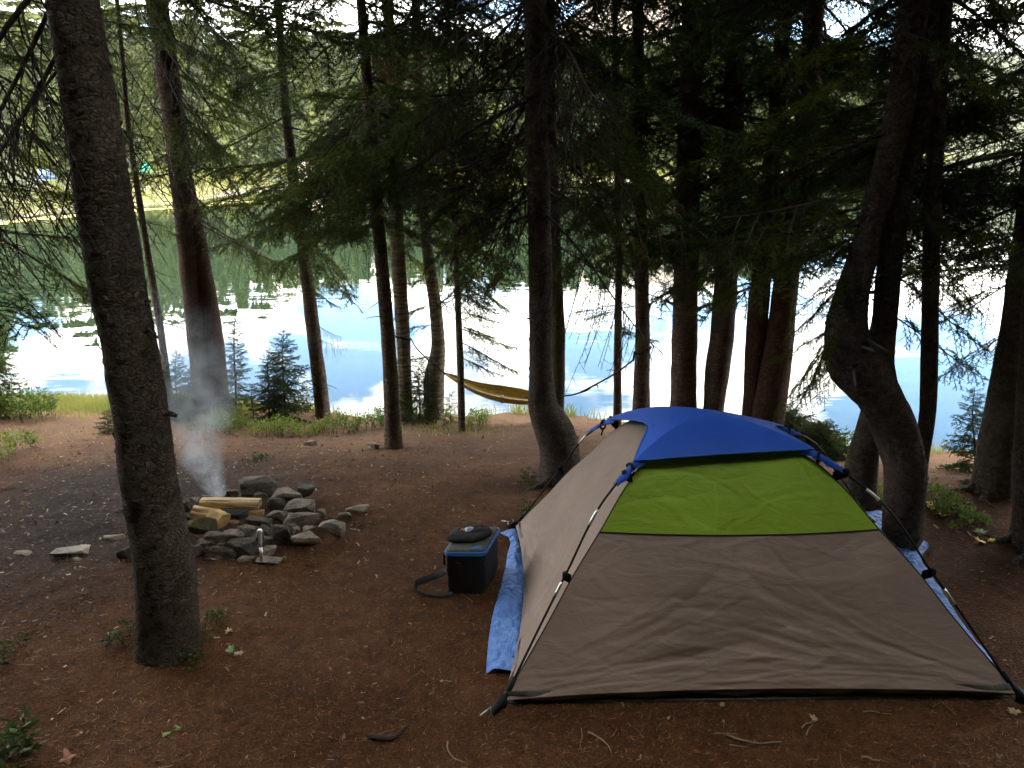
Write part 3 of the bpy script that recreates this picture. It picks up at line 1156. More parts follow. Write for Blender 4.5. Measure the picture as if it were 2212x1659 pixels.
T9 = tree('thick spruce with a crooked bent foot between the hammock and the tent',
          [(1208, 1036, 96), (1211, 985, 86), (1197, 930, 84), (1174, 880, 66), (1169, 820, 52), (1168, 700, 50), (1167, 553, 50), (1160, 277, 50), (1156, 0, 48)],
          M['bark_grey'], seed=9.9, flakes=900, flare=0.05, seg=44)
T9b = tree('dark straight trunk touching the crooked spruce from behind',
           [(1203, 915, 34), (1206, 753, 30), (1199, 553, 27), (1190, 277, 24), (1186, 0, 22)], M['bark_grey'], seed=10.1, flakes=100)
T10 = tree('thin straight spruce left of the right hammock tree',
           [(1333, 918, 20), (1334, 753, 17), (1337, 553, 15), (1332, 277, 13), (1328, 0, 11)], M['bark_mid'], seed=11.1, seg=14, top=6)
T11 = tree('banded spruce holding the right strap of the hammock',
           [(1384, 900, 42), (1386, 830, 34), (1388, 753, 32), (1385, 553, 29), (1382, 277, 26), (1378, 0, 24)], M['bark_mid'], seed=12.2, flakes=200)
T12 = tree('stout spruce right behind the left half of the blue tent top',
           [(1475, 896, 64), (1478, 753, 54), (1483, 553, 52), (1490, 277, 50), (1497, 0, 46)], M['bark_mid'], seed=13.3, flakes=250)
T13 = tree('curved spruce behind the middle of the blue tent top',
           [(1540, 886, 50), (1550, 800, 50), (1562, 700, 51), (1571, 553, 48), (1585, 277, 45), (1593, 0, 42)], M['bark_mid'], seed=14.4, flakes=250)
T14 = tree('dark red spruce trunk, the left one of the close red pair behind the tent',
           [(1622, 892, 42), (1634, 720, 44), (1648, 553, 42), (1678, 240, 36), (1695, 0, 34)], M['bark_red'], seed=15.5, flakes=200)
T15 = tree('thick dark red spruce trunk, the right one of the close red pair behind the tent',
           [(1658, 897, 76), (1676, 786, 64), (1695, 640, 54), (1715, 450, 46), (1746, 200, 43), (1760, 0, 43)], M['bark_red'], seed=16.6, flakes=250, flare=0.1)
T16 = tree('massive crooked spruce with a bulging bend and forked stems right of the tent',
           [(1948, 1178, 76), (1952, 1106, 82), (1954, 1000, 84), (1930, 920, 88), (1896, 850, 96), (1852, 790, 112), (1828, 735, 96), (1838, 650, 72), (1862, 560, 62), (1905, 400, 56), (1930, 300, 56), (1976, 0, 62)],
           M['bark_grey'], seed=17.7, flakes=900, flare=0.05, seg=44,
           rough=0.11,
           extra=[[(1928, 905, 66), (1908, 830, 60), (1901, 765, 56), (1911, 690, 51), (1924, 553, 49), (1950, 400, 45), (1988, 277, 38), (2012, 0, 34)], [(1975, 1075, 40), (1990, 985, 32), (2003, 900, 34), (2008, 753, 35), (2011, 553, 34), (2024, 277, 33), (2041, 0, 33)]])
T18 = tree('dark trunk leaning behind the massive crooked spruce, its foot to the left of it',
           [(1850, 1090, 78), (1864, 990, 64), (1884, 900, 52), (1902, 800, 52), (1911, 690, 50), (1924, 553, 50), (1950, 400, 46), (1988, 277, 38), (2012, 0, 34)],
           M['bark_grey'], seed=18.2, flakes=200, flare=0.1)
T19 = tree('thick dark spruce leaning right, its foot beside the slender young fir',
           [(2147, 1062, 100), (2162, 980, 92), (2178, 860, 84), (2200, 740, 80), (2225, 560, 74), (2262, 200, 66)], M['bark_grey'], seed=19.4, flakes=300, flare=0.15)
T20 = tree('dark spruce trunk cut by the right edge, nearest on that side',
           [(2232, 1180, 100), (2240, 1000, 92), (2250, 800, 86), (2268, 400, 80)], M['bark_grey'], seed=20.3, flakes=200, flare=0.15)
T0 = tree('spruce just outside the left edge whose boughs hang into the view',
          [(-90, 1010, 70), (-110, 700, 62), (-140, 300, 56), (-170, 0, 50)], M['bark_grey'], seed=21.3)

# boughs (azimuth 0 points right, -pi/2 towards the viewer)
clothe(T1, 60, 4.9, 10, 'mg', (0.7, 1.0), (0.3, 2.8))
for py, a, s in ((20, 2.9, 1.0), (-40, 3.3, 1.1), (150, 3.2, 0.6), (-80, 3.0, 1.0), (250, 3.0, 0.45)):
    z = z_of(T1, py)
    c = np.array([np.interp(z, T1['pts'][:, 2], T1['pts'][:, k]) for k in range(3)])
    put_branch(T1['root'], T1['org'], c, a, 'd', s, random.uniform(0.7, 1.1))
clothe(T2, 500, 4.6, 26, 'ddmmmg', (0.7, 1.15), (-1.3, 1.0), (0.3, 0.9))
clothe(T2, 420, 4.6, 12, 'mmggy', (0.6, 1.0))
clothe(T3, 640, 4.5, 16, 'gydd', (0.3, 0.55))
clothe(T4, 760, 2.2, 10, 'gmd', (0.3, 0.55), (-1.2, 1.2))
clothe(T4, 560, 4.8, 24, 'dmggy', (0.5, 1.0))
clothe(T5, 500, 2.4, 31, 'gggmy', (0.5, 0.85))
clothe(T5, 390, 5.0, 62, 'ggggmyoo', (0.8, 1.15))
clothe(T6, 560, 5.0, 40, 'gggmyoo', (0.5, 0.95))
clothe(T7, 790, 1.6, 6, 'gy', (0.35, 0.5), (2.3, 3.3), (0.0, 0.2))
clothe(T7, 570, 5.0, 37, 'gggmyo', (0.5, 0.95))
clothe(T8, 790, 2.4, 26, 'yyg', (0.3, 0.55), (-1.2, 1.2), (0.1, 0.5))
clothe(T8, 600, 4.2, 22, 'ggy', (0.4, 0.75))
clothe(T9, 490, 4.2, 52, 'ddmmg', (0.6, 1.0), None, (0.2, 0.8))
clothe(T9, 330, 5.0, 31, 'mmggp', (0.8, 1.15))
clothe(T9b, 540, 5.0, 34, 'gmdd', (0.6, 1.0), (-1.2, 1.2))
clothe(T10, 740, 1.8, 9, 'gd', (0.25, 0.45))
clothe(T10, 570, 4.8, 40, 'ggmyo', (0.5, 0.9))
clothe(T11, 720, 1.9, 9, 'gd', (0.3, 0.5))
clothe(T11, 570, 5.0, 52, 'gggmyo', (0.6, 1.05))
clothe(T12, 530, 5.0, 58, 'ggggmy', (0.7, 1.1))
clothe(T13, 560, 5.0, 58, 'ggggmy', (0.6, 1.1))
clothe(T14, 500, 5.0, 46, 'gggmy', (0.7, 1.1))
clothe(T15, 520, 5.0, 65, 'ggggmy', (0.7, 1.15))
clothe(T16, 520, 5.0, 58, 'gggmy', (0.6, 1.05))
clothe(T16, 780, 1.9, 6, 'yyg', (0.35, 0.5), (2.3, 3.4), (0.5, 0.9))
clothe(T18, 520, 5.0, 43, 'gggmy', (0.6, 1.0))
clothe(T18, 720, 2.2, 6, 'y', (0.5, 0.7), (-0.4, 0.5), (0.4, 0.8))
clothe(T19, 590, 4.8, 52, 'gggmy', (0.5, 0.95))
clothe(T20, 560, 4.8, 34, 'ggd', (0.5, 0.95))
clothe(T0, 760, 4.6, 22, 'gyym', (0.5, 0.95), (-1.0, 1.0))


def spot_branch(T, py, az, kind, sc, pitch, dx=0.0):
    z = z_of(T, py)
    c = np.array([np.interp(z, T['pts'][:, 2], T['pts'][:, k]) for k in range(3)])
    return put_branch(T['root'], T['org'], c + np.array([dx, 0, 0]), az, kind, sc, pitch, 0.0)


spot_branch(T19, 600, 3.1, 'g', 0.5, 0.5)
spot_branch(T19, 700, 2.9, 'g', 0.45, 0.7)
spot_branch(T16, 700, 2.9, 'y', 0.5, 0.9)
spot_branch(T16, 640, 2.7, 'y', 0.55, 1.1)
spot_branch(T20, 330, 3.05, 'p', 1.0, 0.05)


# surface roots
def roots(T, n, L_, r0, seed):
    r = random.Random(seed)
    foot = T['pts'][0]
    rb = T['rr'][1]
    for i in range(n):
        a = i * 6.283 / n + r.uniform(-0.4, 0.4)
        l = L_ * r.uniform(0.6, 1.2)
        P_ = []
        for t in np.linspace(0, 1, 12):
            aa = a + 0.5 * math.sin(t * 4 + i) * t
            d = rb * 0.72 + l * t
            x, y = foot[0] + math.cos(aa) * d, foot[1] + math.sin(aa) * d
            P_.append((x, y, gz(x, y) + r0 * (0.5 * (1 - t) ** 1.5 - 0.6 * t) + 0.05 * math.exp(-t * 9)))
        m_ = MB()
        m_.tube(np.array(P_) - T['org'], r0 * (1.15 - 0.8 * np.linspace(0, 1, 12)), 8)
        m_.build('root', T['root'].children[0].data.materials[0] if T['root'].children else M['bark_grey'], T['root'])


for T_, n_, l_, r_ in ((T9, 5, 0.28, 0.026), (T18, 4, 0.25, 0.022), (T19, 6, 0.3, 0.028), (T20, 5, 0.3, 0.025)):
    roots(T_, n_, l_, r_, n_ * 3)


# bare stubs
def stub(T, py, az, L_, r0, mat, up=0.1):
    z = z_of(T, py)
    i = int(np.argmin(np.abs(T['pts'][:, 2] - z)))
    c, rr = T['pts'][i], T['rr'][i]
    d = np.array([math.cos(az), math.sin(az), up])
    s = np.linspace(0, 1, 6)
    P_ = c + d * rr * 0.7 + (d * L_)[None, :] * s[:, None] + np.array([0, 0, -0.1 * L_])[None, :] * (s ** 2)[:, None]
    m_ = MB()
    m_.tube(P_ - T['org'], r0 * (1 - 0.55 * s), 8)
    return m_.build('branch_stub', mat, T['root'])


stub(T1, 900, 0.0, 0.07, 0.018, M['bark_grey'], -0.2)
stub(T1, 700, -0.3, 0.08, 0.009, M['bark_grey'], -0.6)
stub(T9b, 427, -0.1, 0.26, 0.016, M['wood_raw'], 0.0)
stub(T9, 470, 3.3, 0.34, 0.012, M['bark_grey'], -0.35)
stub(T16, 745, -1.3, 0.12, 0.012, M['twig_grey'], 0.1)
stub(T16, 770, -1.8, 0.11, 0.010, M['twig_grey'], -0.5)
stub(T16, 720, -0.9, 0.15, 0.012, M['twig_grey'], -0.2)
for py_, a_s, l_s in ((800, -2.4, 0.10), (850, -1.0, 0.06), (690, -2.0, 0.09), (640, -0.6, 0.12), (950, -0.4, 0.05)):
    stub(T16, py_, a_s, l_s, 0.011, M['bark_grey'], 0.1)
for py_, a_s, l_s in ((620, -0.2, 0.05), (700, 3.3, 0.04), (860, 3.1, 0.05), (930, -1.2, 0.04), (540, 3.2, 0.06)):
    stub(T9, py_, a_s, l_s, 0.009, M['bark_grey'], 0.0)
for py_, a_s, l_s in ((1010, -1.0, 0.03), (640, -0.1, 0.05), (480, 3.2, 0.04), (860, -1.8, 0.03), (1180, -0.2, 0.03)):
    stub(T1, py_, a_s, l_s, 0.009, M['bark_grey'], -0.2)
stub(T3, 700, 0.0, 0.35, 0.006, M['bark_mid'], -0.25)
for T_, n_ in ((T4, 5), (T5, 6), (T10, 7), (T11, 5), (T7, 4), (T6, 3), (T13, 3), (T12, 3)):
    for _ in range(n_):
        stub(T_, random.uniform(600, 860), random.uniform(0, 6.28), random.uniform(0.03, 0.14), 0.004, M['twig'], random.uniform(-0.6, 0.2))


# ------------------------------------------------------------------ saplings
def sapling(label, px, py, top_py, width_px, kinds='s', n=None, Yadd=0.0, lean_px=0, group=None):
    b0 = gland(px, py, 0.3)
    Yb = b0[1] + Yadd
    tp = at(px + lean_px, top_py, Yb)
    base = np.array([at(px, py, Yb)[0], Yb, gz(at(px, py, Yb)[0], Yb)])
    h = tp[2] - base[2]
    rmax = width_px / 2 / FPX * zdepth(base)
    root = empty('young_fir', base, label, 'sapling', group)
    m_ = MB()
    s = np.linspace(0, 1, 9)
    P_ = np.stack([(tp[0] - base[0]) * s + 0.01 * np.sin(s * 7), np.zeros(9), h * s - 0.02], 1)
    m_.tube(P_, 0.012 * h * (1 - 0.9 * s) + 0.001, 7)
    m_.build('stem', M['twig'], root)
    n = n or int(46 + h * 56)
    for i in range(n):
        t = 0.04 + 0.93 * (i / n) ** 0.95
        L_ = rmax * (1 - t) ** 0.8 * random.uniform(0.75, 1.15) + 0.04
        a = i * 2.4 + random.uniform(-0.4, 0.4)
        put_branch(root, (0, 0, 0), P_[0] + (P_[-1] - P_[0]) * t, a, random.choice(kinds), L_ / 0.5, -0.45 + 0.6 * (1 - t) + random.uniform(-0.25, 0.25), random.uniform(-0.9, 0.9))
    return root


sapling('bushy dark young fir on the bank between the twin trunk and the leaning spruce', 612, 905, 705, 150, 's')
sapling('slimmer young fir pressed against the bushy one, its top a little lower', 580, 905, 745, 90, 's')
sapling('tall narrow young fir right beside the reddish twin trunk', 507, 895, 662, 78, 's')
sapling('young fir with a bare stem half veiled by smoke behind the thick front trunk', 380, 905, 752, 84, 's')
sapling('low young fir in the smoke close to the foot of the twin trunk', 408, 910, 790, 70, 's')
sapling('young fir at the foot of the knotted pale spruce under the hammock end', 905, 905, 770, 110, 's')
sapling('tiny fir seedling beside the thin pole like spruce', 972, 918, 838, 40, 't', 40)
sapling('young fir at the left edge of the view above the leafy bush', -6, 905, 690, 120, 't')
sapling('slender young fir on the right bank between the crooked and the leaning spruce', 2105, 1020, 830, 130, 's')
sapling('low fir seedling among the green ground shrubs on the left bank', 545, 912, 820, 40, 's', 40)
sapling('spreading low young fir hiding the foot of the red trunk pair behind the tent', 1700, 958, 876, 230, 's', 130)
sapling('second low spreading fir between the tent top and the leafy plant', 1775, 990, 905, 190, 's', 110)
sapling('faint small fir behind the big front trunk on the open dirt', 232, 935, 880, 50, 's', 40)


# ------------------------------------------------------------------ shrubs and small plants
def leaf_pts(r, c, d, L_, w):
    """a pointed leaf of 4 triangles"""
    d = d / np.linalg.norm(d)
    s = np.cross(d, r.normal(0, 1, 3))
    s /= np.linalg.norm(s)
    up = np.cross(s, d)
    return [c, c + d * L_ * 0.45 + s * w, c + d * L_, c + d * L_ * 0.45 - s * w, c + d * L_ * 0.5 - up * w * 0.25]


LF = np.array([(0, 1, 4), (1, 2, 4), (2, 3, 4), (3, 0, 4)])


def leafy(name, label, cat, px, py, w_px, h_px, stems, leaf_len, leaf_w, mat, seed, per=16, stem_mat='twig', Yadd=0.0, depth=0.5, group=None, kind=None):
    r = np.random.default_rng(seed)
    b0 = gland(px, py, 0.3)
    b0[1] += Yadd
    zd = zdepth(b0)
    W = w_px / FPX * zd
    H = h_px / FPX * zd
    root = empty(name, (b0[0], b0[1], gz(b0[0], b0[1])), label, cat, group)
    st, LV, LFc, n = MB(), [], [], 0
    for i in range(stems):
        ox, oy = r.uniform(-0.5, 0.5) * W * 0.75, r.uniform(-0.5, 0.5) * depth
        hh = H * r.uniform(0.55, 1.0) * (1 - 0.5 * abs(ox) / (W * 0.5 + 1e-6) ** 1)
        g0 = gz(b0[0] + ox, b0[1] + oy) - gz(b0[0], b0[1])
        s = np.linspace(0, 1, 6)
        lx, ly = r.uniform(-0.35, 0.35) * hh, r.uniform(-0.35, 0.35) * hh
        P_ = np.stack([ox + lx * s ** 1.5, oy + ly * s ** 1.5, g0 + hh * s], 1)
        st.tube(P_, 0.0022 * (1 - 0.7 * s), 3, False)
        for q in range(per):
            t = r.uniform(0.2, 1.0)
            c = np.array([np.interp(t, s, P_[:, k]) for k in range(3)])
            a = r.uniform(0, 6.283)
            d = np.array([math.cos(a), math.sin(a), r.uniform(0.0, 0.9)])
            LV += leaf_pts(r, c + d * 0.01 * r.uniform(0, 3), d, leaf_len * r.uniform(0.6, 1.2), leaf_w * r.uniform(0.7, 1.2))
            LFc.append(LF + n)
            n += 5
    st.build('stem', M[stem_mat], root)['kind'] = 'stuff'
    lo = link('leaves', np_mesh('leaves', np.array(LV), np.vstack(LFc), False), mat, root)
    lo['kind'] = 'stuff'
    return root


leafy('leafy_bush', 'light green leafy bush at the left water edge', 'bush', 55, 905, 130, 85, 46, 0.045, 0.008, M['leaf_green'], 1, 26)
leafy('leafy_bush', 'small green bush low at the left edge beside the dirt path', 'bush', 12, 985, 90, 60, 26, 0.035, 0.009, M['leaf_green'], 2, 18)
leafy('leafy_plant', 'upright thin leaved plant against the water behind the tent', 'plant', 1810, 930, 70, 75, 16, 0.06, 0.008, M['leaf_green'], 3, 14)
for i, (px, py, w, h, lb) in enumerate(((480, 930, 130, 42, 'low yellow green shrub at the foot of the twin trunk'),
                                        (620, 940, 180, 46, 'low green shrub spreading under the bushy young fir'),
                                        (735, 930, 110, 50, 'low green shrub right of the leaning spruce foot'),
                                        (815, 918, 60, 46, 'sparse shrub left of the lone brown spruce'),
                                        (1030, 905, 60, 34, 'sparse grassy shrub right of the thin pole like spruce'),
                                        (1870, 1060, 60, 40, 'small yellow green plant between the two dark trunks by the tent'),
                                        (2040, 1100, 120, 40, 'low leafy plant on the dark ground right of the crooked spruce'),
                                        (1420, 905, 30, 20, 'small tuft at the foot of the right hammock tree'))):
    leafy('low_shrub', lb, 'shrub', px, py, w, h, int(w * 0.42) + 8, 0.022, 0.007, M['leaf_green'], 10 + i, 22, depth=0.55, group='low shrubs along the bank')
for i, (px, py, w, h, lb) in enumerate(((262, 1385, 60, 36, 'small green plant at the left foot of the thick front trunk'),
                                        (460, 1350, 60, 26, 'small pale green plant at the right foot of the thick front trunk'),
                                        (418, 1425, 50, 26, 'dark green sprig in front of the thick trunk foot'),
                                        (30, 1640, 110, 80, 'broad leaved plant in the bottom left corner'),
                                        (15, 1420, 40, 40, 'pale green leaves at the left edge of the ground'),
                                        (1140, 1120, 40, 34, 'feathery green sprig beside the back corner of the tent'),
                                        (1135, 1040, 40, 24, 'small green sprig left of the crooked spruce foot'),
                                        (560, 1000, 60, 16, 'flat green tuft on the dirt behind the fire ring'))):
    leafy('small_plant', lb, 'plant', px, py, w, h, 10, 0.024 if i != 3 else 0.05, 0.007 if i != 3 else 0.018, M['leaf_dark'], 40 + i, 8, depth=0.2, group='small plants on the forest floor')

# grass by the shore
GV, GF, gn = [], [], 0


def blade(x, y, h, r):
    global gn
    z = gz(x, y)
    a = r.uniform(0, 6.28)
    dx, dy = math.cos(a) * h * r.uniform(0.1, 0.6), math.sin(a) * h * r.uniform(0.1, 0.6)
    w = 0.003
    GV.extend([(x - w, y, z), (x + w, y, z), (x + w * 0.7 + dx * 0.4, y + dy * 0.4, z + h * 0.6), (x - w * 0.7 + dx * 0.4, y + dy * 0.4, z + h * 0.6), (x + dx, y + dy, z + h)])
    GF.append((gn, gn + 1, gn + 2))
    GF.append((gn, gn + 2, gn + 3))
    GF.append((gn + 3, gn + 2, gn + 4))
    gn += 5


for _ in range(15000):
    x = random.uniform(-7.8, -2.6)
    y = float(ylip(x)) - abs(random.gauss(0, 0.34)) + 0.12
    blade(x, y, random.uniform(0.03, 0.13), random)
for _ in range(2600):
    x = random.uniform(-2.6, 3.8)
    if mnoise.noise((x * 1.6, 0, 0)) < 0.0 and random.random() < 0.85:
        continue
    y = float(ylip(x)) - abs(random.gauss(0, 0.10)) + 0.08
    blade(x, y, random.uniform(0.03, 0.16), random)
for cx, cy, s, n in ((-5.2, 5.6, 0.7, 1500), (-3.2, 2.1, 0.35, 220), (-0.5, 6.6, 0.3, 250)):
    for _ in range(n):
        blade(random.gauss(cx, s), random.gauss(cy, s * 0.6), random.uniform(0.02, 0.06), random)
tag(link('grass', np_mesh('grass', np.array(GV), np.array(GF), False), M['grass']), 'short yellow green grass along the bank', 'grass', kind='stuff')


# ------------------------------------------------------------------ litter on the ground
def scatter(n, xr, yr, dens=None):
    out = []
    while len(out) < n:
        x = random.uniform(*xr)
        y = random.uniform(*yr)
        if y > float(np.interp(x, LX, LY)) - 0.05:
            continue
        if -0.02 < x - 0.02 * y and 2.6 < y < 3.9 and 0.05 < x < 1.95:
            continue
        if dens and random.random() > dens(x, y):
            continue
        out.append((x, y))
    P_ = np.array(out)
    return P_


def litter_mesh(P_, ln, wd, lift, tilt=0.2, seed=0, curved=True):
    r = np.random.default_rng(seed)
    n = len(P_)
    x, y = P_[:, 0], P_[:, 1]
    z = ground(x, y) + r.uniform(0.0, lift, n) + 0.004
    a = r.uniform(0, 6.283, n)
    L_ = ln * r.uniform(0.5, 1.3, n)
    d = np.stack([np.cos(a), np.sin(a), r.normal(0, tilt, n)], 1) * (L_ / 2)[:, None]
    s = np.stack([-np.sin(a), np.cos(a), r.normal(0, tilt, n)], 1) * (wd * r.uniform(0.6, 1.3, n) / 2)[:, None]
    c = np.stack([x, y, z], 1)
    if curved:
        bow = np.stack([-np.sin(a), np.cos(a), np.abs(r.normal(0, 0.6, n))], 1) * (L_ * r.normal(0, 0.12, n))[:, None]
        V = np.stack([c - d - s, c - d + s, c + bow + s, c + bow - s, c + d - s, c + d + s], 1).reshape(-1, 3)
        q = np.arange(n)[:, None] * 6
        F = np.vstack([q + [0, 1, 2, 3], q + [3, 2, 5, 4]])
    else:
        j = r.uniform(0.5, 1.3, (n, 4))
        V = np.stack([c - d * j[:, :1] - s, c - d * j[:, 1:2] + s, c + d * j[:, 2:3] + s * 0.8, c + d * j[:, 3:4] - s * 0.8], 1).reshape(-1, 3)
        q = np.arange(n)[:, None] * 4
        F = q + [0, 1, 2, 3]
    return np_mesh('litter', V, F, False)


P1 = scatter(64000, (-2.9, 3.0), (1.25, 4.2), lambda x, y: min(1, (2.1 / y) ** 1.6) * (0.35 + 0.9 * max(0, 0.5 + mnoise.noise((x * 1.3, y * 1.3, 0)) + 0.5 * mnoise.noise((x * 5, y * 5, 4)))))
P2 = scatter(16000, (-5, 4), (3.6, 7.2))
n_ = link('needle_litter', litter_mesh(np.vstack([P1, P2]), 0.019, 0.0019, 0.008, 0.25, 3), M['litter'])
tag(n_, 'fallen brown spruce needles covering the forest floor', 'needles', kind='stuff')
P3 = scatter(6000, (-5.5, 3.5), (1.6, 7.2), lambda x, y: 0.12 + 0.88 * math.exp(-((x + 2.2) / 1.6) ** 2 - ((y - 4.9) / 1.2) ** 2))
n_ = link('wood_chips', litter_mesh(P3, 0.024, 0.009, 0.006, 0.35, 5, False), M['chips'])
tag(n_, 'pale wood chips and bark bits scattered over the dirt', 'wood chips', kind='stuff')

P4 = scatter(900, (-5.0, 3.6), (1.4, 6.8))
M['twig_litter'] = litter_mat('twig_litter', [(0.0, (0.03, 0.018, 0.012)), (0.8, (0.08, 0.045, 0.025)), (1.0, (0.18, 0.12, 0.08))])
n_ = link('twig_litter', litter_mesh(P4, 0.085, 0.0042, 0.006, 0.06, 8), M['twig_litter'])
tag(n_, 'small broken twigs strewn over the forest floor', 'twigs', kind='stuff')
# sticks: single ones that show
TW = simple('pale_stick', (0.24, 0.17, 0.12), 0.85, noise_scale=30)


def stick(pxs, r0, label, mat=TW, forks=()):
    P_ = [gpt(a, b) for a, b in pxs]
    org = P_[0].copy()
    Q = catmull(np.array(P_), 14)
    Q[:, 2] = ground(Q[:, 0], Q[:, 1]) + r0 * 0.8 + 0.005 + np.abs(np.sin(np.linspace(0, 5, 14))) * 0.006
    o = MB()
    o.tube(Q - org, np.linspace(r0, r0 * 0.45, 14), 6)
    for fk in forks:
        f = catmull(np.array([gpt(a, b) for a, b in fk]), 8)
        f[:, 2] = ground(f[:, 0], f[:, 1]) + r0 * 0.6 + 0.006
        o.tube(f - org, np.linspace(r0 * 0.6, r0 * 0.3, 8), 5)
    ob = o.build('stick', mat, None, org)
    tag(ob, label, 'stick', 'dry sticks on the forest floor')


K = 1344 / 2212 / 1.823


def q2(x, y):
    return 737.3 + x * K, 1106 + y * K


def q3(x, y):
    return 1474.5 + x * K, 1106 + y * K


stick([q2(1600, 1440), q2(1660, 1480), q2(1720, 1520), q2(1750, 1585)], 0.0035, 'pale forked stick on the dirt in front of the left end of the tent', forks=([q2(1555, 1420), q2(1560, 1470), q2(1550, 1510)],))
stick([q2(690, 1500), q2(690, 1560), q2(730, 1610), q2(800, 1650)], 0.0035, 'pale curved stick at the bottom centre of the ground')
stick([q3(280, 1455), q3(380, 1500), q3(480, 1515), q3(640, 1512)], 0.004, 'long thin stick lying in front of the middle of the tent', forks=([q3(300, 1520), q3(360, 1530), q3(420, 1540)],))
stick([q3(770, 1415), q3(810, 1385), q3(860, 1372)], 0.004, 'short bent stick near the long one before the tent', forks=([q3(800, 1460), q3(815, 1420), q3(840, 1395)],))
stick([q3(1155, 1605), q3(1210, 1615), q3(1275, 1640)], 0.004, 'short stick at the bottom edge below the tent')
stick([q3(1165, 1310), q3(1250, 1310), q3(1350, 1335)], 0.003, 'thin stick close to the hem of the tent on the right')
stick([(240, 1372), (262, 1368), (300, 1350)], 0.004, 'dark stick left of the thick front trunk')
stick([(800, 1600), (840, 1606), (880, 1580)], 0.012, 'thick dark piece of rotten wood on the ground at the bottom', simple('rotten_wood', (0.035, 0.022, 0.016), 0.95, noise_scale=30))
stick([(480, 1115 + 25), (500, 1110 + 22), (520, 1140)], 0.004, 'small stick beside the split logs')
stick([(1030, 1165), (1050, 1172), (1085, 1173)], 0.003, 'thin stick on the dirt behind the black cooler')
stick([(990, 1235 - 30), (975, 1180), (950, 1175)], 0.004, 'curved root piece near the cooler')


# fallen leaves
def fallen_leaf(px, py, size, mat, label, lobes=7, rot=0.0, curl=0.25, name='fallen_leaf'):
    p = gpt(px, py)
    r = random.Random(int(px * 7 + py))
    n = 21
    V = [(0, 0, 0)]
    for i in range(n):
        a = i * 6.2832 / n
        rad = size * (0.78 + 0.22 * math.cos(a * lobes / 2 * 2 + 1)) * (1.0 - 0.18 * abs(math.sin(a * 0.5)))
        x, y = math.cos(a) * rad, math.sin(a) * rad * 0.8
        V.append((x, y, curl * size * (x / size) ** 2 + 0.1 * size * math.sin(3 * a + px)))
    F = np.array([(0, 1 + i, 1 + (i + 1) % n) for i in range(n)])
    o = MB()
    V = np.array(V)
    V2 = V - np.array([0, 0, 0.0012])
    Fs = np.vstack([F, F[:, ::-1] + len(V)])
    sidef = [(1 + i, 1 + len(V) + i, 1 + len(V) + (i + 1) % n, 1 + (i + 1) % n) for i in range(n)]
    o.add(np.vstack([V, V2]), Fs, sidef)
    o.tube([(size * 0.6, 0, 0.1 * size), (size * 1.3, 0.2 * size, 0.0)], [0.0012, 0.0008], 4)
    ob = o.build(name, mat, None, (p[0], p[1], p[2] + 0.008))
    ob.rotation_euler = (r.uniform(-0.25, 0.25), r.uniform(-0.25, 0.25), rot)
    tag(ob, label, 'leaf', 'single leaves on the forest floor')


LG = simple('green_leaf', (0.16, 0.24, 0.07), 0.6, noise_scale=60)
LT = simple('tan_leaf', (0.42, 0.30, 0.15), 0.7, noise_scale=60)
LR = simple('reddish_leaf', (0.26, 0.10, 0.05), 0.7, noise_scale=50)
LY_ = simple('yellow_leaf', (0.60, 0.42, 0.04), 0.6, noise_scale=60)
fallen_leaf(497, 1408, 0.032, LG, 'green lobed leaf on the dirt right of the thick front trunk', rot=1.4)
fallen_leaf(515, 1415, 0.026, LT, 'tan leaf tucked under the green leaf near the thick front trunk', rot=0.4)
fallen_leaf(495, 1368, 0.026, LT, 'curled tan leaf behind the green leaf near the thick front trunk', curl=0.8, rot=2.2)
fallen_leaf(147, 1642, 0.042, LR, 'reddish brown leaf at the bottom left corner', rot=2.4, lobes=4)
fallen_leaf(358, 1590, 0.020, LG, 'small pale green leaf near the bottom left', rot=0.8, lobes=3)
fallen_leaf(385, 1362 + 215, 0.018, LG, 'second small green leaf near the bottom left', rot=2.8, lobes=3)
for i, (px, py, s) in enumerate(((2002, 1088, 0.05), (2012, 1100, 0.045), (2035, 1115, 0.035))):
    fallen_leaf(px, py, s, LY_, ('bright yellow leaf beside the crooked spruce foot, uppermost', 'bright yellow leaf beside the crooked spruce foot, middle one', 'dull yellow leaf just below the bright ones at the crooked spruce')[i], rot=i * 1.3, curl=0.5)
for i, (px, py, s, m_, lb) in enumerate(((2115, 1152, 0.045, LG, 'yellow green leaf on the dark ground at the right'), (2118, 1172, 0.04, LY_, 'yellow leaf below the green one at the right'),
                                        (2142, 1170, 0.03, LY_, 'small yellow leaf beside the larger yellow one at the right'), (2203, 1184, 0.04, LY_, 'yellow leaf at the right edge by the dark trunk'),
                                        (2085, 1048 + 40, 0.028, LT, 'pale tan leaf between the dark trunks at the right'), (1758, 1555, 0.022, LT, 'small tan leaf below the hem of the tent'),
                                        (1560, 1605 - 100 + 20, 0.016, LT, 'tiny pale leaf just in front of the tent hem'), (2188, 1530 + 10, 0.03, LT, 'pale round leaf below the right corner of the tent'))):
    fallen_leaf(px, py, s, m_, lb, rot=i * 1.7)

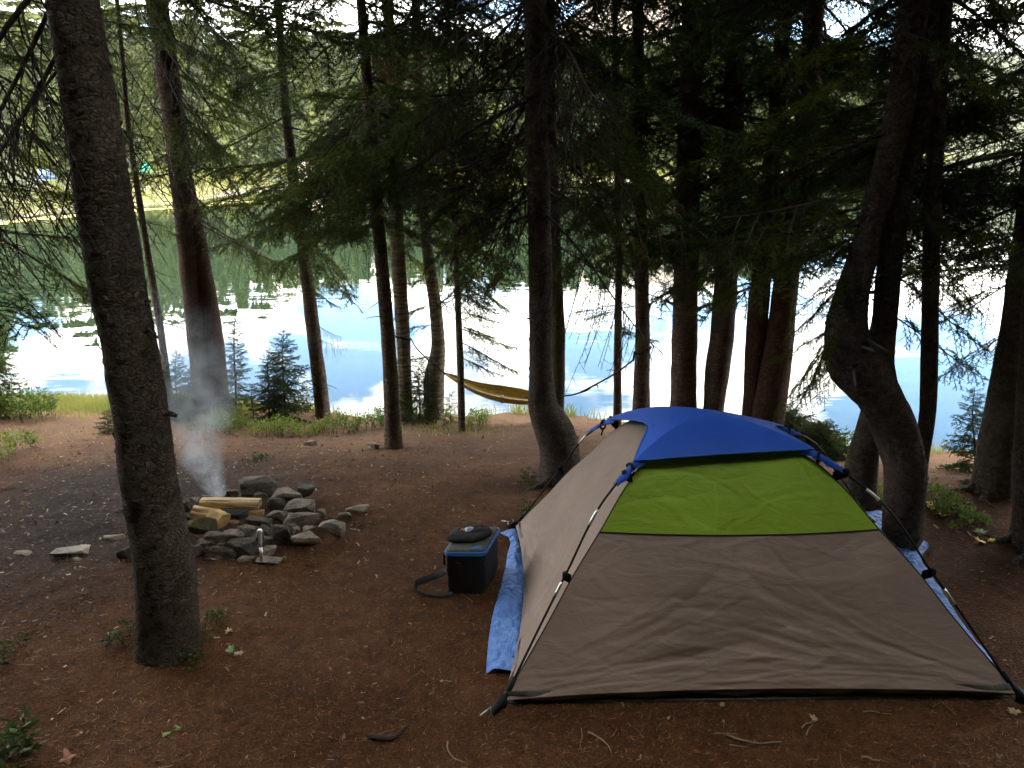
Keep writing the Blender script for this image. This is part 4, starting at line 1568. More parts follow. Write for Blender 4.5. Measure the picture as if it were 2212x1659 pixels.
# ------------------------------------------------------------------ the tent
def fabric(name, color, transl=0.12, rough=0.65, bump=0.22, sc=5.0, sheen=0.0):
    m, N, L, b = mat_new(name)
    b.inputs['Roughness'].default_value = rough
    b.inputs['Specular IOR Level'].default_value = 0.4
    t = nd(N, L, 'ShaderNodeTexCoord')
    mp_ = nd(N, L, 'ShaderNodeMapping', {'Vector': t.outputs['Object'], 'Rotation': (0.3, 0.9, 0.6), 'Scale': (1.0, 1.0, 3.4)})
    n1 = nd(N, L, 'ShaderNodeTexNoise', {'Vector': mp_.outputs[0], 'Scale': sc, 'Detail': 5, 'Roughness': 0.55, 'Distortion': 0.9})
    n2 = nd(N, L, 'ShaderNodeTexNoise', {'Vector': t.outputs['Object'], 'Scale': 3.0, 'Detail': 4})
    n3 = nd(N, L, 'ShaderNodeTexNoise', {'Vector': t.outputs['Object'], 'Scale': 400.0, 'Detail': 2})
    c = rampn(N, L, n2.outputs[0], [(0.3, [q * 0.86 for q in color]), (0.7, [min(1, q * 1.08) for q in color])])
    c = mixc(N, L, 0.25, c, rampn(N, L, n3.outputs[0], [(0.35, (0.7, 0.7, 0.7)), (0.65, (1.15, 1.15, 1.15))]), 'MULTIPLY')
    L.new(c, b.inputs['Base Color'])
    ab = nd(N, L, 'ShaderNodeMath', {0: n1.outputs[0], 1: 0.5}, operation='SUBTRACT')
    ab2 = nd(N, L, 'ShaderNodeMath', {0: ab.outputs[0]}, operation='ABSOLUTE')
    bp = nd(N, L, 'ShaderNodeBump', {'Height': ab2.outputs[0], 'Strength': bump, 'Distance': 0.03})
    bp2 = nd(N, L, 'ShaderNodeBump', {'Height': n3.outputs[0], 'Strength': 0.1, 'Distance': 0.002, 'Normal': bp.outputs[0]})
    L.new(bp2.outputs[0], b.inputs['Normal'])
    tr = nd(N, L, 'ShaderNodeBsdfTranslucent', {'Color': c})
    mx = nd(N, L, 'ShaderNodeMixShader', {0: transl, 1: b.outputs[0], 2: tr.outputs[0]})
    L.new(mx.outputs[0], N['Material Output'].inputs[0])
    return m


M['taupe'] = fabric('taupe_polyester', (0.37, 0.268, 0.212))
M['lime'] = fabric('lime_green_polyester', (0.36, 0.55, 0.035), 0.15)
M['blue'] = fabric('blue_polyester', (0.02, 0.12, 0.66), 0.1, 0.6, 0.12)
M['tub'] = simple('grey_groundsheet', (0.16, 0.17, 0.15), 0.5, noise_scale=12, bump=0.5)
M['black'] = simple('black_webbing', (0.009, 0.009, 0.010), 0.7, spec=0.2)
M['pole'] = simple('black_fibreglass', (0.008, 0.008, 0.009), 0.45, spec=0.2)
M['steel'] = simple('steel', (0.72, 0.73, 0.75), 0.28, 0.95)

cFL, cFR, cBL = np.array([-0.038, 2.499]), np.array([1.995, 2.538]), np.array([0.018, 3.951])
cBR = cFR + cBL - cFL
TC = np.array([0.86, 3.22])
TZ = gz(0.9, 3.2)
tent = empty('dome_tent', (TC[0], TC[1], 0), 'taupe and lime green dome tent with a blue rain fly over its top', 'tent')
TO = np.array([TC[0], TC[1], 0.0])
PT, PZ = [0, 0.13, 0.28, 0.455, 0.58, 0.70, 0.85, 1.0], [0.02, 0.235, 0.472, 0.735, 0.832, 0.895, 0.942, 0.958]
BT, BZ = [0, 0.10, 0.2, 0.317, 0.45, 0.56, 0.65, 0.80, 1.0], [0.03, 0.155, 0.285, 0.450, 0.61, 0.75, 0.835, 0.895, 0.925]


def spine(c, t, T_, Z_):
    xy = c + (TC - c) * t
    return np.array([xy[0], xy[1], TZ + np.interp(t, T_, Z_)])


def low(c, t):
    return 1 - 0.36 * t * (1 - t) if c is cBR else 1.0


def curve_table(T_, Z_):
    tz = catmull(np.column_stack([T_, Z_, np.zeros(len(T_))]), 160)
    tz[:, 0] = np.maximum.accumulate(tz[:, 0])
    return tz[:, 0], tz[:, 1]


PTs, PZs = curve_table(PT, PZ)
BTs, BZs = curve_table(BT, BZ)


def creases(seed, n, amp, U, V, aspect):
    """ridges across a unit panel, u across, v up"""
    r = np.random.default_rng(seed)
    h = np.zeros(U.shape)
    for i in range(n):
        kind = r.random()
        if kind < 0.35:                                   # pulled from the lower corners
            x0, y0 = (0.02, 0.03) if r.random() < 0.5 else (0.98, 0.03)
            a = r.uniform(0.02, 0.9) if x0 < 0.5 else PI - r.uniform(0.02, 0.9)
            s0 = r.uniform(0.12, 0.6)
            x0 += math.cos(a) * s0
            y0 += math.sin(a) * s0 * aspect
        else:
            x0, y0 = r.uniform(0, 1), r.uniform(0, 1) ** 1.3
            a = r.choice([0.35, 0.5, -0.25, 2.6, 0.1, 1.1]) + r.normal(0, 0.2)
        L_ = r.uniform(0.05, 0.26)
        w = r.uniform(0.004, 0.015)
        dx, dy = (U - x0), (V - y0) / aspect
        al = dx * math.cos(a) + dy * math.sin(a)
        ac = -dx * math.sin(a) + dy * math.cos(a) + 0.25 * al ** 2 / L_ * r.uniform(-1, 1)
        env = np.exp(-(al / L_) ** 4)
        f = ac / w
        h += r.uniform(0.4, 1.0) * r.choice([1, -1]) * amp * env * np.where(f > 0, np.exp(-f * 0.55), np.exp(-(f ** 2))) * (w / 0.014)
    return h


def sheet(Pts, h):
    """push a grid of points along its normals"""
    du = np.gradient(Pts, axis=1)
    dv = np.gradient(Pts, axis=0)
    n = np.cross(du, dv)
    n /= np.linalg.norm(n, axis=-1)[..., None] + 1e-12
    return Pts + n * h[..., None]


def wall(ca, cb, v0, v1, nu, nv, bow=0.05, seed=1, ncr=90, amp=0.006, off=0.0, hem=0.0, inb=0.012):
    """tent wall between two corners, t from v0 to v1 along the body edges"""
    tt = np.linspace(v0, v1, nv)
    uu = np.linspace(0, 1, nu)
    G = np.zeros((nv, nu, 3))
    for j, t in enumerate(tt):
        A = np.array([*(ca + (TC - ca) * t), TZ + np.interp(t, BTs, BZs) * low(ca, t)])
        B = np.array([*(cb + (TC - cb) * t), TZ + np.interp(t, BTs, BZs) * low(cb, t)])
        mid = (A + B) / 2
        inw = np.array([TC[0] - mid[0], TC[1] - mid[1], 0])
        inw /= np.linalg.norm(inw) + 1e-9
        for i, u in enumerate(uu):
            p = A + (B - A) * u
            s4 = 4 * u * (1 - u)
            p = p - inw * bow * s4 * math.sin(PI * min(1, t / 0.8)) * 0.6
            p = p + inw * inb * s4 * (1 - t) ** 3
            p[2] += hem * s4 ** 0.6 * (1 - min(1, t / 0.12)) + 0.02 * s4 * (t > 0.5) * (t - 0.5)
            G[j, i] = p
    U, V = np.meshgrid(uu, np.linspace(v0, v1, nv) / 1.0)
    h = creases(seed, ncr, amp, U, V / 0.7, 1.0)
    h *= np.clip(np.minimum(U, 1 - U) / 0.03, 0.15, 1)
    G = sheet(G, h + off)
    return G


SEAM = 0.437
Gf = wall(cFL, cFR, 0.0, 0.72, 240, 180, 0.07, 5, 230, 0.0036, hem=0.035)
ns = int(180 * SEAM / 0.72)
m_ = MB()
m_.grid(Gf[:ns + 1] - TO)
m_.build('front_panel', M['taupe'], tent)
m_ = MB()
m_.grid(Gf[ns:] - TO)
gp_ = m_.build('door_panel', M['lime'], tent)
gp_['label'] = 'lime green upper panel'
# dark piping on the seam and the wall edges
m_ = MB()
m_.tube(Gf[ns] - TO + np.array([0, -0.003, 0.001]), 0.0028, 5)
for Gx, col_ in ((Gf, 0), (Gf, -1)):
    m_.tube(Gx[::4, col_] - TO, 0.003, 5)
m_.build('piping', simple('dark_piping', (0.03, 0.03, 0.02), 0.7), tent)
for ca, cb, nm, sd_ in ((cBL, cFL, 'side_panel', 21), (cFR, cBR, 'side_panel', 22), (cBR, cBL, 'back_panel', 23)):
    G = wall(ca, cb, 0.0, 0.72, 110, 110, 0.03, sd_, 90, 0.004, hem=0.01, inb=0.065)
    m_ = MB()
    m_.grid(G - TO)
    m_.build(nm, M['taupe'], tent)
# mesh roof under the fly
m_ = MB()
for ca, cb in ((cFL, cFR), (cFR, cBR), (cBR, cBL), (cBL, cFL)):
    G = wall(ca, cb, 0.715, 0.995, 20, 20, 0.02, 1, 0, 0)
    m_.grid(G - TO)
m_.build('mesh_roof', simple('dark_mesh', (0.03, 0.03, 0.03), 0.9), tent)
# floor tub: low grey wall under the hem, all the way round
m_ = MB()
ring = []
for ca, cb in ((cFL, cFR), (cFR, cBR), (cBR, cBL), (cBL, cFL)):
    for u in np.linspace(0, 1, 50, endpoint=False):
        q_ = ca + (cb - ca) * u
        md = (ca + cb) / 2
        iw = (TC - md) / np.linalg.norm(TC - md)
        ring.append(q_ + iw * (0.012 if ca is cFL else 0.065) * 4 * u * (1 - u))
ring = np.array(ring + [ring[0]])
cc = ring.mean(0)
lv = []
for k, (inset, z) in enumerate(((0.06, 0.006), (0.035, 0.012), (0.018, 0.03), (0.012, 0.052), (0.02, 0.07))):
    p = ring + (cc - ring) / np.linalg.norm(cc - ring, axis=1)[:, None] * (inset + 0.008 * np.sin(np.arange(len(ring)) * 0.7 + k))[:, None]
    lv.append(np.column_stack([p, np.full(len(p), TZ + z) + 0.003 * np.sin(np.arange(len(ring)) * 1.3)]))
m_.grid(np.array(lv) - TO)
m_.build('floor_edge', M['tub'], tent)
m_ = MB()
m_.add(np.array([[*c, TZ + 0.008] for c in (cFL * 0.97 + TC * .03, cFR * .97 + TC * .03, cBR * .97 + TC * .03, cBL * .97 + TC * .03)]) - TO, None, [(0, 1, 2, 3)])
m_.build('floor', M['tub'], tent)


# poles
def pole_pt(c, t, out=0.0):
    xy = c + (TC - c) * t
    o = (c - TC) / np.linalg.norm(c - TC)
    return np.array([xy[0] + o[0] * out, xy[1] + o[1] * out, TZ + np.interp(t, PTs, PZs) * low(c, t)])


for ca, cb in ((cFL, cBR), (cFR, cBL)):
    tt = np.linspace(0, 1, 60)
    P_ = np.vstack([[pole_pt(ca, t) for t in tt], [pole_pt(cb, t) for t in tt[::-1][1:]]])
    P_[:, 2] += -0.002 if ca is cFL else -0.008
    m_ = MB()
    m_.tube(P_ - TO, 0.0048, 8)
    po = m_.build('tent_pole', M['pole'], tent)
    for c in (ca, cb):
        for t0, t1 in ((0.232, 0.262), (0.385, 0.425)) if c is not cFR else ((0.205, 0.24), (0.45, 0.49)):
            if c is cBR or c is cBL and t0 < 0.3:
                continue
            m_ = MB()
            m_.tube(np.array([pole_pt(c, t) for t in np.linspace(t0, t1, 5)]) - TO + np.array([0, 0, -0.002 if ca is cFL else -0.008]), 0.0062, 10)
            m_.build('ferrule', M['steel'], po)
# clips from the poles to the body
for c in (cFL, cFR, cBL, cBR):
    for t, ty in ((0.275, 0.0), (0.55, 0.0)):
        p = pole_pt(c, t)
        zb = p[2] - TZ - 0.03
        tb = np.interp(zb, BZs, BTs)
        q = np.array([*(c + (TC - c) * tb), TZ + zb])
        m_ = MB()
        d = q - p
        s = np.array([0.0, 0.0, 0.022])
        cr = np.cross(d, s)
        cr = cr / (np.linalg.norm(cr) + 1e-9) * 0.0015
        v = [p - s + cr, p + s + cr, q + s + cr, q - s + cr, p - s - cr, p + s - cr, q + s - cr, q - s - cr]
        m_.add(np.array(v) - TO, None, [(0, 1, 2, 3), (7, 6, 5, 4), (0, 4, 5, 1), (1, 5, 6, 2), (2, 6, 7, 3), (3, 7, 4, 0)])
        m_.tube([p - s * 0.7 - TO, p + s * 0.7 - TO], 0.010, 8)
        m_.build('pole_clip', M['black'], tent, smooth_=False)
# corner feet and pegs
for c in (cFL, cFR, cBL, cBR):
    o = (c - TC) / np.linalg.norm(c - TC)
    b0 = np.array([c[0], c[1], TZ])
    tip = b0 + np.array([o[0] * 0.055, o[1] * 0.055, 0.012])
    m_ = MB()
    sd_ = np.array([-o[1], o[0], 0]) * 0.017
    up = np.array([0, 0, 0.06])
    a_ = b0 + np.array([-o[0], -o[1], 0]) * 0.012
    m_.add(np.array([a_ - sd_ + up, a_ + sd_ + up, tip + sd_ * 0.9, tip - sd_ * 0.9, a_ - sd_ + up * 0.1, a_ + sd_ + up * 0.1, tip + sd_ * 0.9 - (0, 0, .008), tip - sd_ * 0.9 - (0, 0, .008)]) - TO,
           None, [(0, 1, 2, 3), (7, 6, 5, 4), (0, 3, 7, 4), (1, 5, 6, 2), (2, 6, 7, 3), (0, 4, 5, 1)])
    m_.tube(np.array([pole_pt(c, 0.0), pole_pt(c, 0.055)]) - TO, 0.010, 8)
    m_.build('corner_strap', M['black'], tent, smooth_=False)
    m_ = MB()
    e = tip + np.array([o[0] * 0.05, o[1] * 0.05, 0.0])
    m_.tube(np.array([e + (0, 0, 0.012), tip + (0, 0, 0.022), tip - np.array([0, 0, 0.02])]) - TO, 0.0028, 6)
    m_.build('tent_peg', M['steel'], tent)

# blue rain fly
fly_parts = []


def fly_edge(c, t, lift=0.013):
    xy = c + (TC - c) * t
    o = (c - TC) / np.linalg.norm(c - TC)
    return np.array([xy[0], xy[1], TZ + np.interp(t, PTs, PZs) * low(c, t) + lift])


fly_m = MB()
for ca, cb, conc, e0, e1 in ((cFL, cFR, 0.03, 0.60, 0.655), (cFR, cBR, 0.26, 0.655, 0.62), (cBR, cBL, 0.06, 0.62, 0.53), (cBL, cFL, 0.30, 0.53, 0.60)):
    nu, nv = 70, 40
    G = np.zeros((nv, nu, 3))
    for j in range(nv):
        for i in range(nu):
            u = i / (nu - 1)
            s4 = 4 * u * (1 - u)
            te = (e0 * (1 - u) + e1 * u)
            te = te + conc * s4 * (1 - te) * 1.0 * (0.6 + 0.4 * s4)
            t = te + (1 - te) * (j / (nv - 1))
            A, B = fly_edge(ca, t), fly_edge(cb, t)
            p = A + (B - A) * u
            p[2] += 0.01 * s4 * (1 - t)
            if conc < 0.1:
                p[2] += 0.008 * s4 * (1 - j / (nv - 1))
                mid = (ca + cb) / 2
                o = (mid - TC) / np.linalg.norm(mid - TC)
                p[:2] += o * 0.035 * s4 * (1 - j / (nv - 1))
            G[j, i] = p
    U, V = np.meshgrid(np.linspace(0, 1, nu), np.linspace(0, 1, nv))
    h = creases(31 + len(fly_parts), 34, 0.0028, U, V, 0.5)
    h *= np.clip(np.minimum(U, 1 - U) / 0.06, 0, 1) * np.clip((1 - V) / 0.15, 0, 1)
    fly_m.grid(sheet(G, h) - TO)
    fly_parts.append(G)
fly = fly_m.build('rain_fly', M['blue'], tent)
hm = MB()
for G in fly_parts:
    hm.tube(G[0] - TO, 0.0035, 5)
hm.build('hem', simple('blue_hem', (0.03, 0.12, 0.55), 0.6), fly)
# sleeves of the fly hanging round the poles at the corners
for c, e in ((cFL, 0.60), (cFR, 0.655), (cBR, 0.62), (cBL, 0.53)):
    m_ = MB()
    o = (c - TC) / np.linalg.norm(c - TC)
    sd_ = np.array([-o[1], o[0], 0])
    rows = []
    for k_, t in enumerate(np.linspace(e + 0.06, e - 0.085, 10)):
        p = fly_edge(c, t, 0.008)
        w = 0.040 + 0.005 * math.sin(k_ * 1.3) - 0.012 * (k_ / 9)
        if abs(k_ - 5) < 1:
            w *= 0.75
        row = []
        for a in np.linspace(-1, 1, 9):
            row.append(p + sd_ * w * math.sin(a * 1.35) * 0.55 + np.array([0, 0, -w * (1 - math.cos(a * 1.35)) * 1.1]) + np.array([o[0], o[1], 0]) * 0.012 * abs(a))
        rows.append(row)
    G = np.array(rows)
    m_.grid(G - TO)
    sl = m_.build('corner_sleeve', M['blue'], fly)
    p = fly_edge(c, e - 0.018, 0.008)
    d_ = fly_edge(c, e + 0.01, 0.008) - p
    d_ /= np.linalg.norm(d_)
    s_ = MB()
    pts = []
    for a in np.linspace(0, 2 * PI, 17):
        pts.append(p + sd_ * 0.022 * math.sin(a) + np.array([0, 0, -0.016 + 0.024 * math.cos(a)]))
    s_.tube(np.array(pts) - TO, 0.0055, 6)
    s_.tube(np.array([p + (0, 0, -0.03), p + sd_ * 0.012 + (0, 0, -0.07)]) - TO, 0.004, 5)
    s_.build('tie_strap', M['black'], fly)

# ------------------------------------------------------------------ blue tarp under the tent
def tarp_mat():
    m, N, L, b = mat_new('blue_woven_tarp')
    b.inputs['Roughness'].default_value = 0.42
    t = nd(N, L, 'ShaderNodeTexCoord')
    n1 = nd(N, L, 'ShaderNodeTexNoise', {'Vector': t.outputs['Object'], 'Scale': 14, 'Detail': 6, 'Roughness': 0.65})
    mp_ = nd(N, L, 'ShaderNodeMapping', {'Vector': t.outputs['Object'], 'Scale': (160, 25, 25)})
    n2 = nd(N, L, 'ShaderNodeTexNoise', {'Vector': mp_.outputs[0], 'Scale': 1.0, 'Detail': 3})
    vo = nd(N, L, 'ShaderNodeTexVoronoi', {'Vector': t.outputs['Object'], 'Scale': 22}, feature='DISTANCE_TO_EDGE')
    c = rampn(N, L, n1.outputs[0], [(0.3, (0.06, 0.18, 0.60)), (0.7, (0.16, 0.36, 0.85))])
    L.new(c, b.inputs['Base Color'])
    h = nd(N, L, 'ShaderNodeMath', {0: n1.outputs[0], 1: 2.0, 2: n2.outputs[0]}, operation='MULTIPLY_ADD')
    h2 = nd(N, L, 'ShaderNodeMath', {0: vo.outputs[0], 1: 2.5, 2: h.outputs[0]}, operation='MULTIPLY_ADD')
    bp = nd(N, L, 'ShaderNodeBump', {'Height': h2.outputs[0], 'Strength': 1.0, 'Distance': 0.012})
    L.new(bp.outputs[0], b.inputs['Normal'])
    return m


M['tarp'] = tarp_mat()
tl = [gpt(*p) for p in ((1072, 1150), (1098, 1165), (1097, 1210), (1086, 1262), (1070, 1320), (1060, 1370), (1055, 1412), (1054, 1425))]
tl = catmull(np.array(tl), 70)
trp = [at(px, py, 1) for px, py in ((0, 0),)]
tre = [gpt(*p) for p in ((1900, 1110), (1925, 1125), (1955, 1168), (2003, 1182), (1990, 1212), (2030, 1275), (2075, 1345), (2110, 1395))]
tre = catmull(np.array(tre), 70)
tre = tre[np.argsort(-tre[:, 1])]
tl[:, 0] -= 0.004
yv = np.linspace(4.14, 2.70, 90)
G = np.zeros((90, 120, 3))
lx = np.interp(-yv, -tl[:, 1], tl[:, 0]) + np.maximum(yv - 3.9, 0) * 4
rx = np.interp(-yv, -tre[:, 1], tre[:, 0])
rx = np.maximum(rx, 1.9)
r = np.random.default_rng(4)
for i in range(120):
    u = i / 119
    us = u if u < 0.5 else u
    G[:, i, 0] = lx + (rx - lx) * u
    G[:, i, 1] = yv + 0.012 * np.sin(G[:, i, 0] * 9)
    out = np.maximum(0.02 - G[:, i, 0], G[:, i, 0] - 2.0)
    edge = smooth((out + 0.03) / 0.05)
    nzv = np.array([mnoise.noise((G[k, i, 0] * 11, yv[k] * 9, 3.3)) + 0.5 * mnoise.noise((G[k, i, 0] * 30, yv[k] * 25, 9.3)) for k in range(90)])
    G[:, i, 2] = ground(G[:, i, 0], G[:, i, 1]) * edge + TZ * (1 - edge) * 0 + 0.006 * (1 - edge) + edge * (0.018 + 0.014 * nzv)
# wide columns near both rims so the folds have enough points
uu = np.concatenate([np.linspace(0, 0.12, 40), np.linspace(0.13, 0.80, 30), np.linspace(0.81, 1, 50)])
G2 = np.zeros((90, 120, 3))
for k in range(90):
    x_ = lx[k] + (rx[k] - lx[k]) * uu
    y_ = yv[k] + 0.012 * np.sin(x_ * 9)
    out = np.maximum(0.035 - x_, x_ - 1.985)
    edge = smooth((out + 0.03) / 0.05)
    nzv = np.array([mnoise.noise((q * 13, yv[k] * 7, 3.3)) + 0.6 * mnoise.noise((q * 34, yv[k] * 22, 9.3)) for q in x_])
    rim = np.exp(-((x_ - lx[k]) / 0.02) ** 2) + np.exp(-((rx[k] - x_) / 0.02) ** 2)
    G2[k, :, 0], G2[k, :, 1] = x_, y_
    G2[k, :, 2] = (1 - edge) * 0.005 + edge * (ground(x_, y_) + 0.026 + 0.013 * nzv - 0.012 * rim)
m_ = MB()
m_.grid(G2)
tarp = m_.build('tarp', M['tarp'])
sol = tarp.modifiers.new('thick', 'SOLIDIFY')
sol.thickness = 0.0012
tag(tarp, 'crinkled blue plastic tarp lying under the tent and showing at its sides', 'tarp')
gp = gpt(1910, 1128)
ring_ = MB()
a_ = np.linspace(0, 2 * PI, 19)
ring_.tube(np.stack([0.011 * np.cos(a_), 0.011 * np.sin(a_), 0 * a_], 1), 0.004, 6, False)
gr_ = ring_.build('grommet', M['steel'], tarp, (gp[0], gp[1], gp[2] + 0.045))
gr_.rotation_euler = (0.3, 0.1, 0)

# ------------------------------------------------------------------ black soft cooler and the cap on it
c00 = gpt(966, 1283)          # near left foot
c10 = gpt(1046, 1284)
cz0 = gz(c00[0], c00[1])
ux = np.array([c10[0] - c00[0], c10[1] - c00[1]])
CW = np.linalg.norm(ux)
ux /= CW
uy = np.array([0.26, 0.966])
CD, CHh = 0.25, 0.235
cooler = empty('soft_cooler', (c00[0], c00[1], cz0), 'black soft cooler bag with grey lid and bright blue zip, standing beside the tent', 'cooler')


def cool_pt(a, d, z, bulge=0.0):
    return np.array([ux[0] * a + uy[0] * d, ux[1] * a + uy[1] * d, z])


def rbox(name, a0, a1, d0, d1, z0, z1, rad, mat, parent, puff=0.006, nz_=7, top_r=0.0, seed=0, smooth_=True, closed=True, wob=0.003):
    """rounded upright box in the cooler's frame"""
    ring = []
    for (ca, cd, s0) in ((a1 - rad, d0 + rad, -PI / 2), (a1 - rad, d1 - rad, 0), (a0 + rad, d1 - rad, PI / 2), (a0 + rad, d0 + rad, PI)):
        for k in range(5):
            q = s0 + k * PI / 8
            ring.append((ca + rad * math.cos(q), cd + rad * math.sin(q)))
        # points along the sides come from the next corner
    R2 = []
    for i in range(len(ring)):
        p, q = np.array(ring[i]), np.array(ring[(i + 1) % len(ring)])
        R2.append(p)
        if np.linalg.norm(q - p) > 3 * rad * 0.4:
            for t in (0.2, 0.4, 0.6, 0.8):
                R2.append(p + (q - p) * t)
    R2 = np.array(R2)
    cc_ = R2.mean(0)
    m_ = MB()
    rows = []
    zz_ = np.linspace(0, 1, nz_)
    for t in zz_:
        pf = puff * math.sin(PI * t)
        tr_ = top_r * max(0, (t - 0.75) / 0.25) ** 2
        row = []
        for i, p in enumerate(R2):
            d = (p - cc_) / np.linalg.norm(p - cc_)
            w = wob * mnoise.noise((p[0] * 18 + seed, p[1] * 18, t * 5))
            q = p + d * (pf - tr_ + w)
            row.append(cool_pt(q[0], q[1], z0 + (z1 - z0) * t))
        rows.append(row + [row[0]])
    G = np.array(rows)
    m_.grid(G)
    if closed:
        for row in (G[0], G[-1]):
            c_ = row[:-1].mean(0)
            k = len(row) - 1
            f = [(k, (i + 1) % k, i) if row is G[0] else (k, i, (i + 1) % k) for i in range(k)]
            if row is G[-1]:
                c_ = c_ + np.array([0, 0, 0.006])
            m_.add(np.vstack([row[:-1], c_]), f)
    return m_.build(name, mat, parent, smooth_=smooth_), R2


M['cooler_black'] = simple('black_cooler_fabric', (0.006, 0.006, 0.0065), 0.7, noise_scale=30, bump=0.25, bscale=60)
M['cooler_grey'] = simple('grey_lid_fabric', (0.085, 0.085, 0.08), 0.7, noise_scale=40, bump=0.3, bscale=200)
M['zip_blue'] = simple('blue_zip_tape', (0.02, 0.20, 0.62), 0.45)
M['logo_blue'] = simple('blue_print', (0.03, 0.22, 0.60), 0.5)
rbox('body', 0, CW, 0, CD, 0.0, CHh - 0.022, 0.022, M['cooler_black'], cooler, 0.005, 9, wob=0.010)
_, RR_ = rbox('zip', -0.008, CW + 0.008, -0.008, CD + 0.008, CHh - 0.022, CHh - 0.008, 0.026, M['zip_blue'], cooler, 0.002, 3, closed=False, wob=0.0)
m_ = MB()
m_.tube(np.array([cool_pt(p[0], p[1], CHh - 0.008) for p in RR_] + [cool_pt(RR_[0][0], RR_[0][1], CHh - 0.008)]), 0.0045, 6, False)
m_.tube(np.array([cool_pt(p[0], p[1], CHh - 0.020) for p in RR_] + [cool_pt(RR_[0][0], RR_[0][1], CHh - 0.020)]), 0.0035, 6, False)
m_.build('piping', M['zip_blue'], cooler)
rbox('lid', -0.004, CW + 0.004, -0.004, CD + 0.004, CHh - 0.010, CHh + 0.004, 0.026, M['cooler_grey'], cooler, 0.001, 4, top_r=0.01, wob=0.001)
LIDZ = CHh + 0.007


def cool_flat(pts2, z, mat, parent, name, th=0.0015):
    n = len(pts2)
    top = [cool_pt(a, d, z + th) for a, d in pts2]
    bot = [cool_pt(a, d, z) for a, d in pts2]
    m_ = MB()
    c = np.mean(top, 0)
    f3 = [(2 * n, i, (i + 1) % n) for i in range(n)]
    m_.add(np.vstack([top, bot, c]), f3, [(i, n + i, n + (i + 1) % n, (i + 1) % n) for i in range(n)])
    return m_.build(name, mat, parent, smooth_=False)


# printed mark near the front right of the lid: three slanted peaks
for k_ in range(3):
    a0 = CW * 0.66 + k_ * 0.012
    cool_flat([(a0, 0.016), (a0 + 0.010, 0.016), (a0 + 0.018, 0.040 - 0.004 * k_), (a0 + 0.011, 0.034)], LIDZ - 0.001, M['logo_blue'], cooler, 'printed_mark', 0.002)
cool_flat([(CW * 0.62, 0.009), (CW * 0.62 + 0.055, 0.009), (CW * 0.62 + 0.055, 0.013), (CW * 0.62, 0.013)], LIDZ - 0.001, M['logo_blue'], cooler, 'printed_mark', 0.002)
# lid handle loop (dark grey) at the far end
m_ = MB()
for k_ in (0.40, 0.62):
    m_.tube(np.array([cool_pt(CW * (k_ + 0.25), CD * 0.55, LIDZ), cool_pt(CW * (k_ + 0.27), CD * 0.72, LIDZ + 0.006), cool_pt(CW * (k_ + 0.25), CD * 0.9, LIDZ)]), 0.005, 6)
m_.build('lid_strap', M['cooler_grey'], cooler)
# zip pull
m_ = MB()
m_.box(cool_pt(-0.014, 0.012, CHh - 0.045), (0.009, 0.004, 0.045))
m_.box(cool_pt(-0.014, 0.012, CHh - 0.072), (0.013, 0.006, 0.018))
m_.build('zip_pull', M['black'], cooler, smooth_=False)
# buckle loop on the front
m_ = MB()
m_.box(cool_pt(CW * 0.34, -0.012, CHh - 0.065), (0.026, 0.008, 0.012))
m_.box(cool_pt(CW * 0.34, -0.014, CHh - 0.095), (0.010, 0.005, 0.05))
m_.build('buckle', M['pole'], cooler, smooth_=False)


# shoulder strap: flat webbing
def ribbon(P_, w, th, updir=(0, 0, 1)):
    P_ = catmull(np.array(P_, float), 48)
    tan = np.gradient(P_, axis=0)
    tan /= np.linalg.norm(tan, axis=1)[:, None]
    return P_, tan


strap_px = [(966, 1235, 0.10), (940, 1244, 0.065), (915, 1254, 0.045), (899, 1262, 0.03), (897, 1273, 0.02), (915, 1282, 0.015), (945, 1287, 0.012), (978, 1282, 0.014)]
SP_ = []
for px, py, zz_ in strap_px:
    p = gpt(px, py)
    d = ray(px, py)
    p = p - d * (zz_ / -d[2]) * 1.0
    p[2] = gz(p[0], p[1]) + zz_
    SP_.append(p)
SP_[0] = np.array([c00[0] - 0.005, c00[1] + 0.05, cz0 + 0.10])
SP_, tn = ribbon(SP_, 0.03, 0.003)
m_ = MB()
rows = []
for i, p in enumerate(SP_):
    q = i / (len(SP_) - 1)
    w = 0.017 if 0.05 < q < 0.42 else 0.012
    tilt = 0.5 + 0.5 * math.sin(q * 5)
    up = np.array([0, 0, 1.0]) * tilt + np.cross(tn[i], [0, 0, 1.0]) * (1 - tilt * 0.6)
    up -= tn[i] * (up @ tn[i])
    up /= np.linalg.norm(up)
    nn_ = np.cross(tn[i], up) * (0.005 if 0.05 < q < 0.42 else 0.002)
    p = p.copy()
    p[2] = max(p[2], gz(p[0], p[1]) + w * abs(up[2]) + 0.003)
    rows.append([p - up * w - nn_, p + up * w - nn_, p + up * w + nn_, p - up * w + nn_, p - up * w - nn_])
m_.grid(np.array(rows) - np.array(cooler.location))
m_.build('shoulder_strap', M['cooler_black'], cooler)

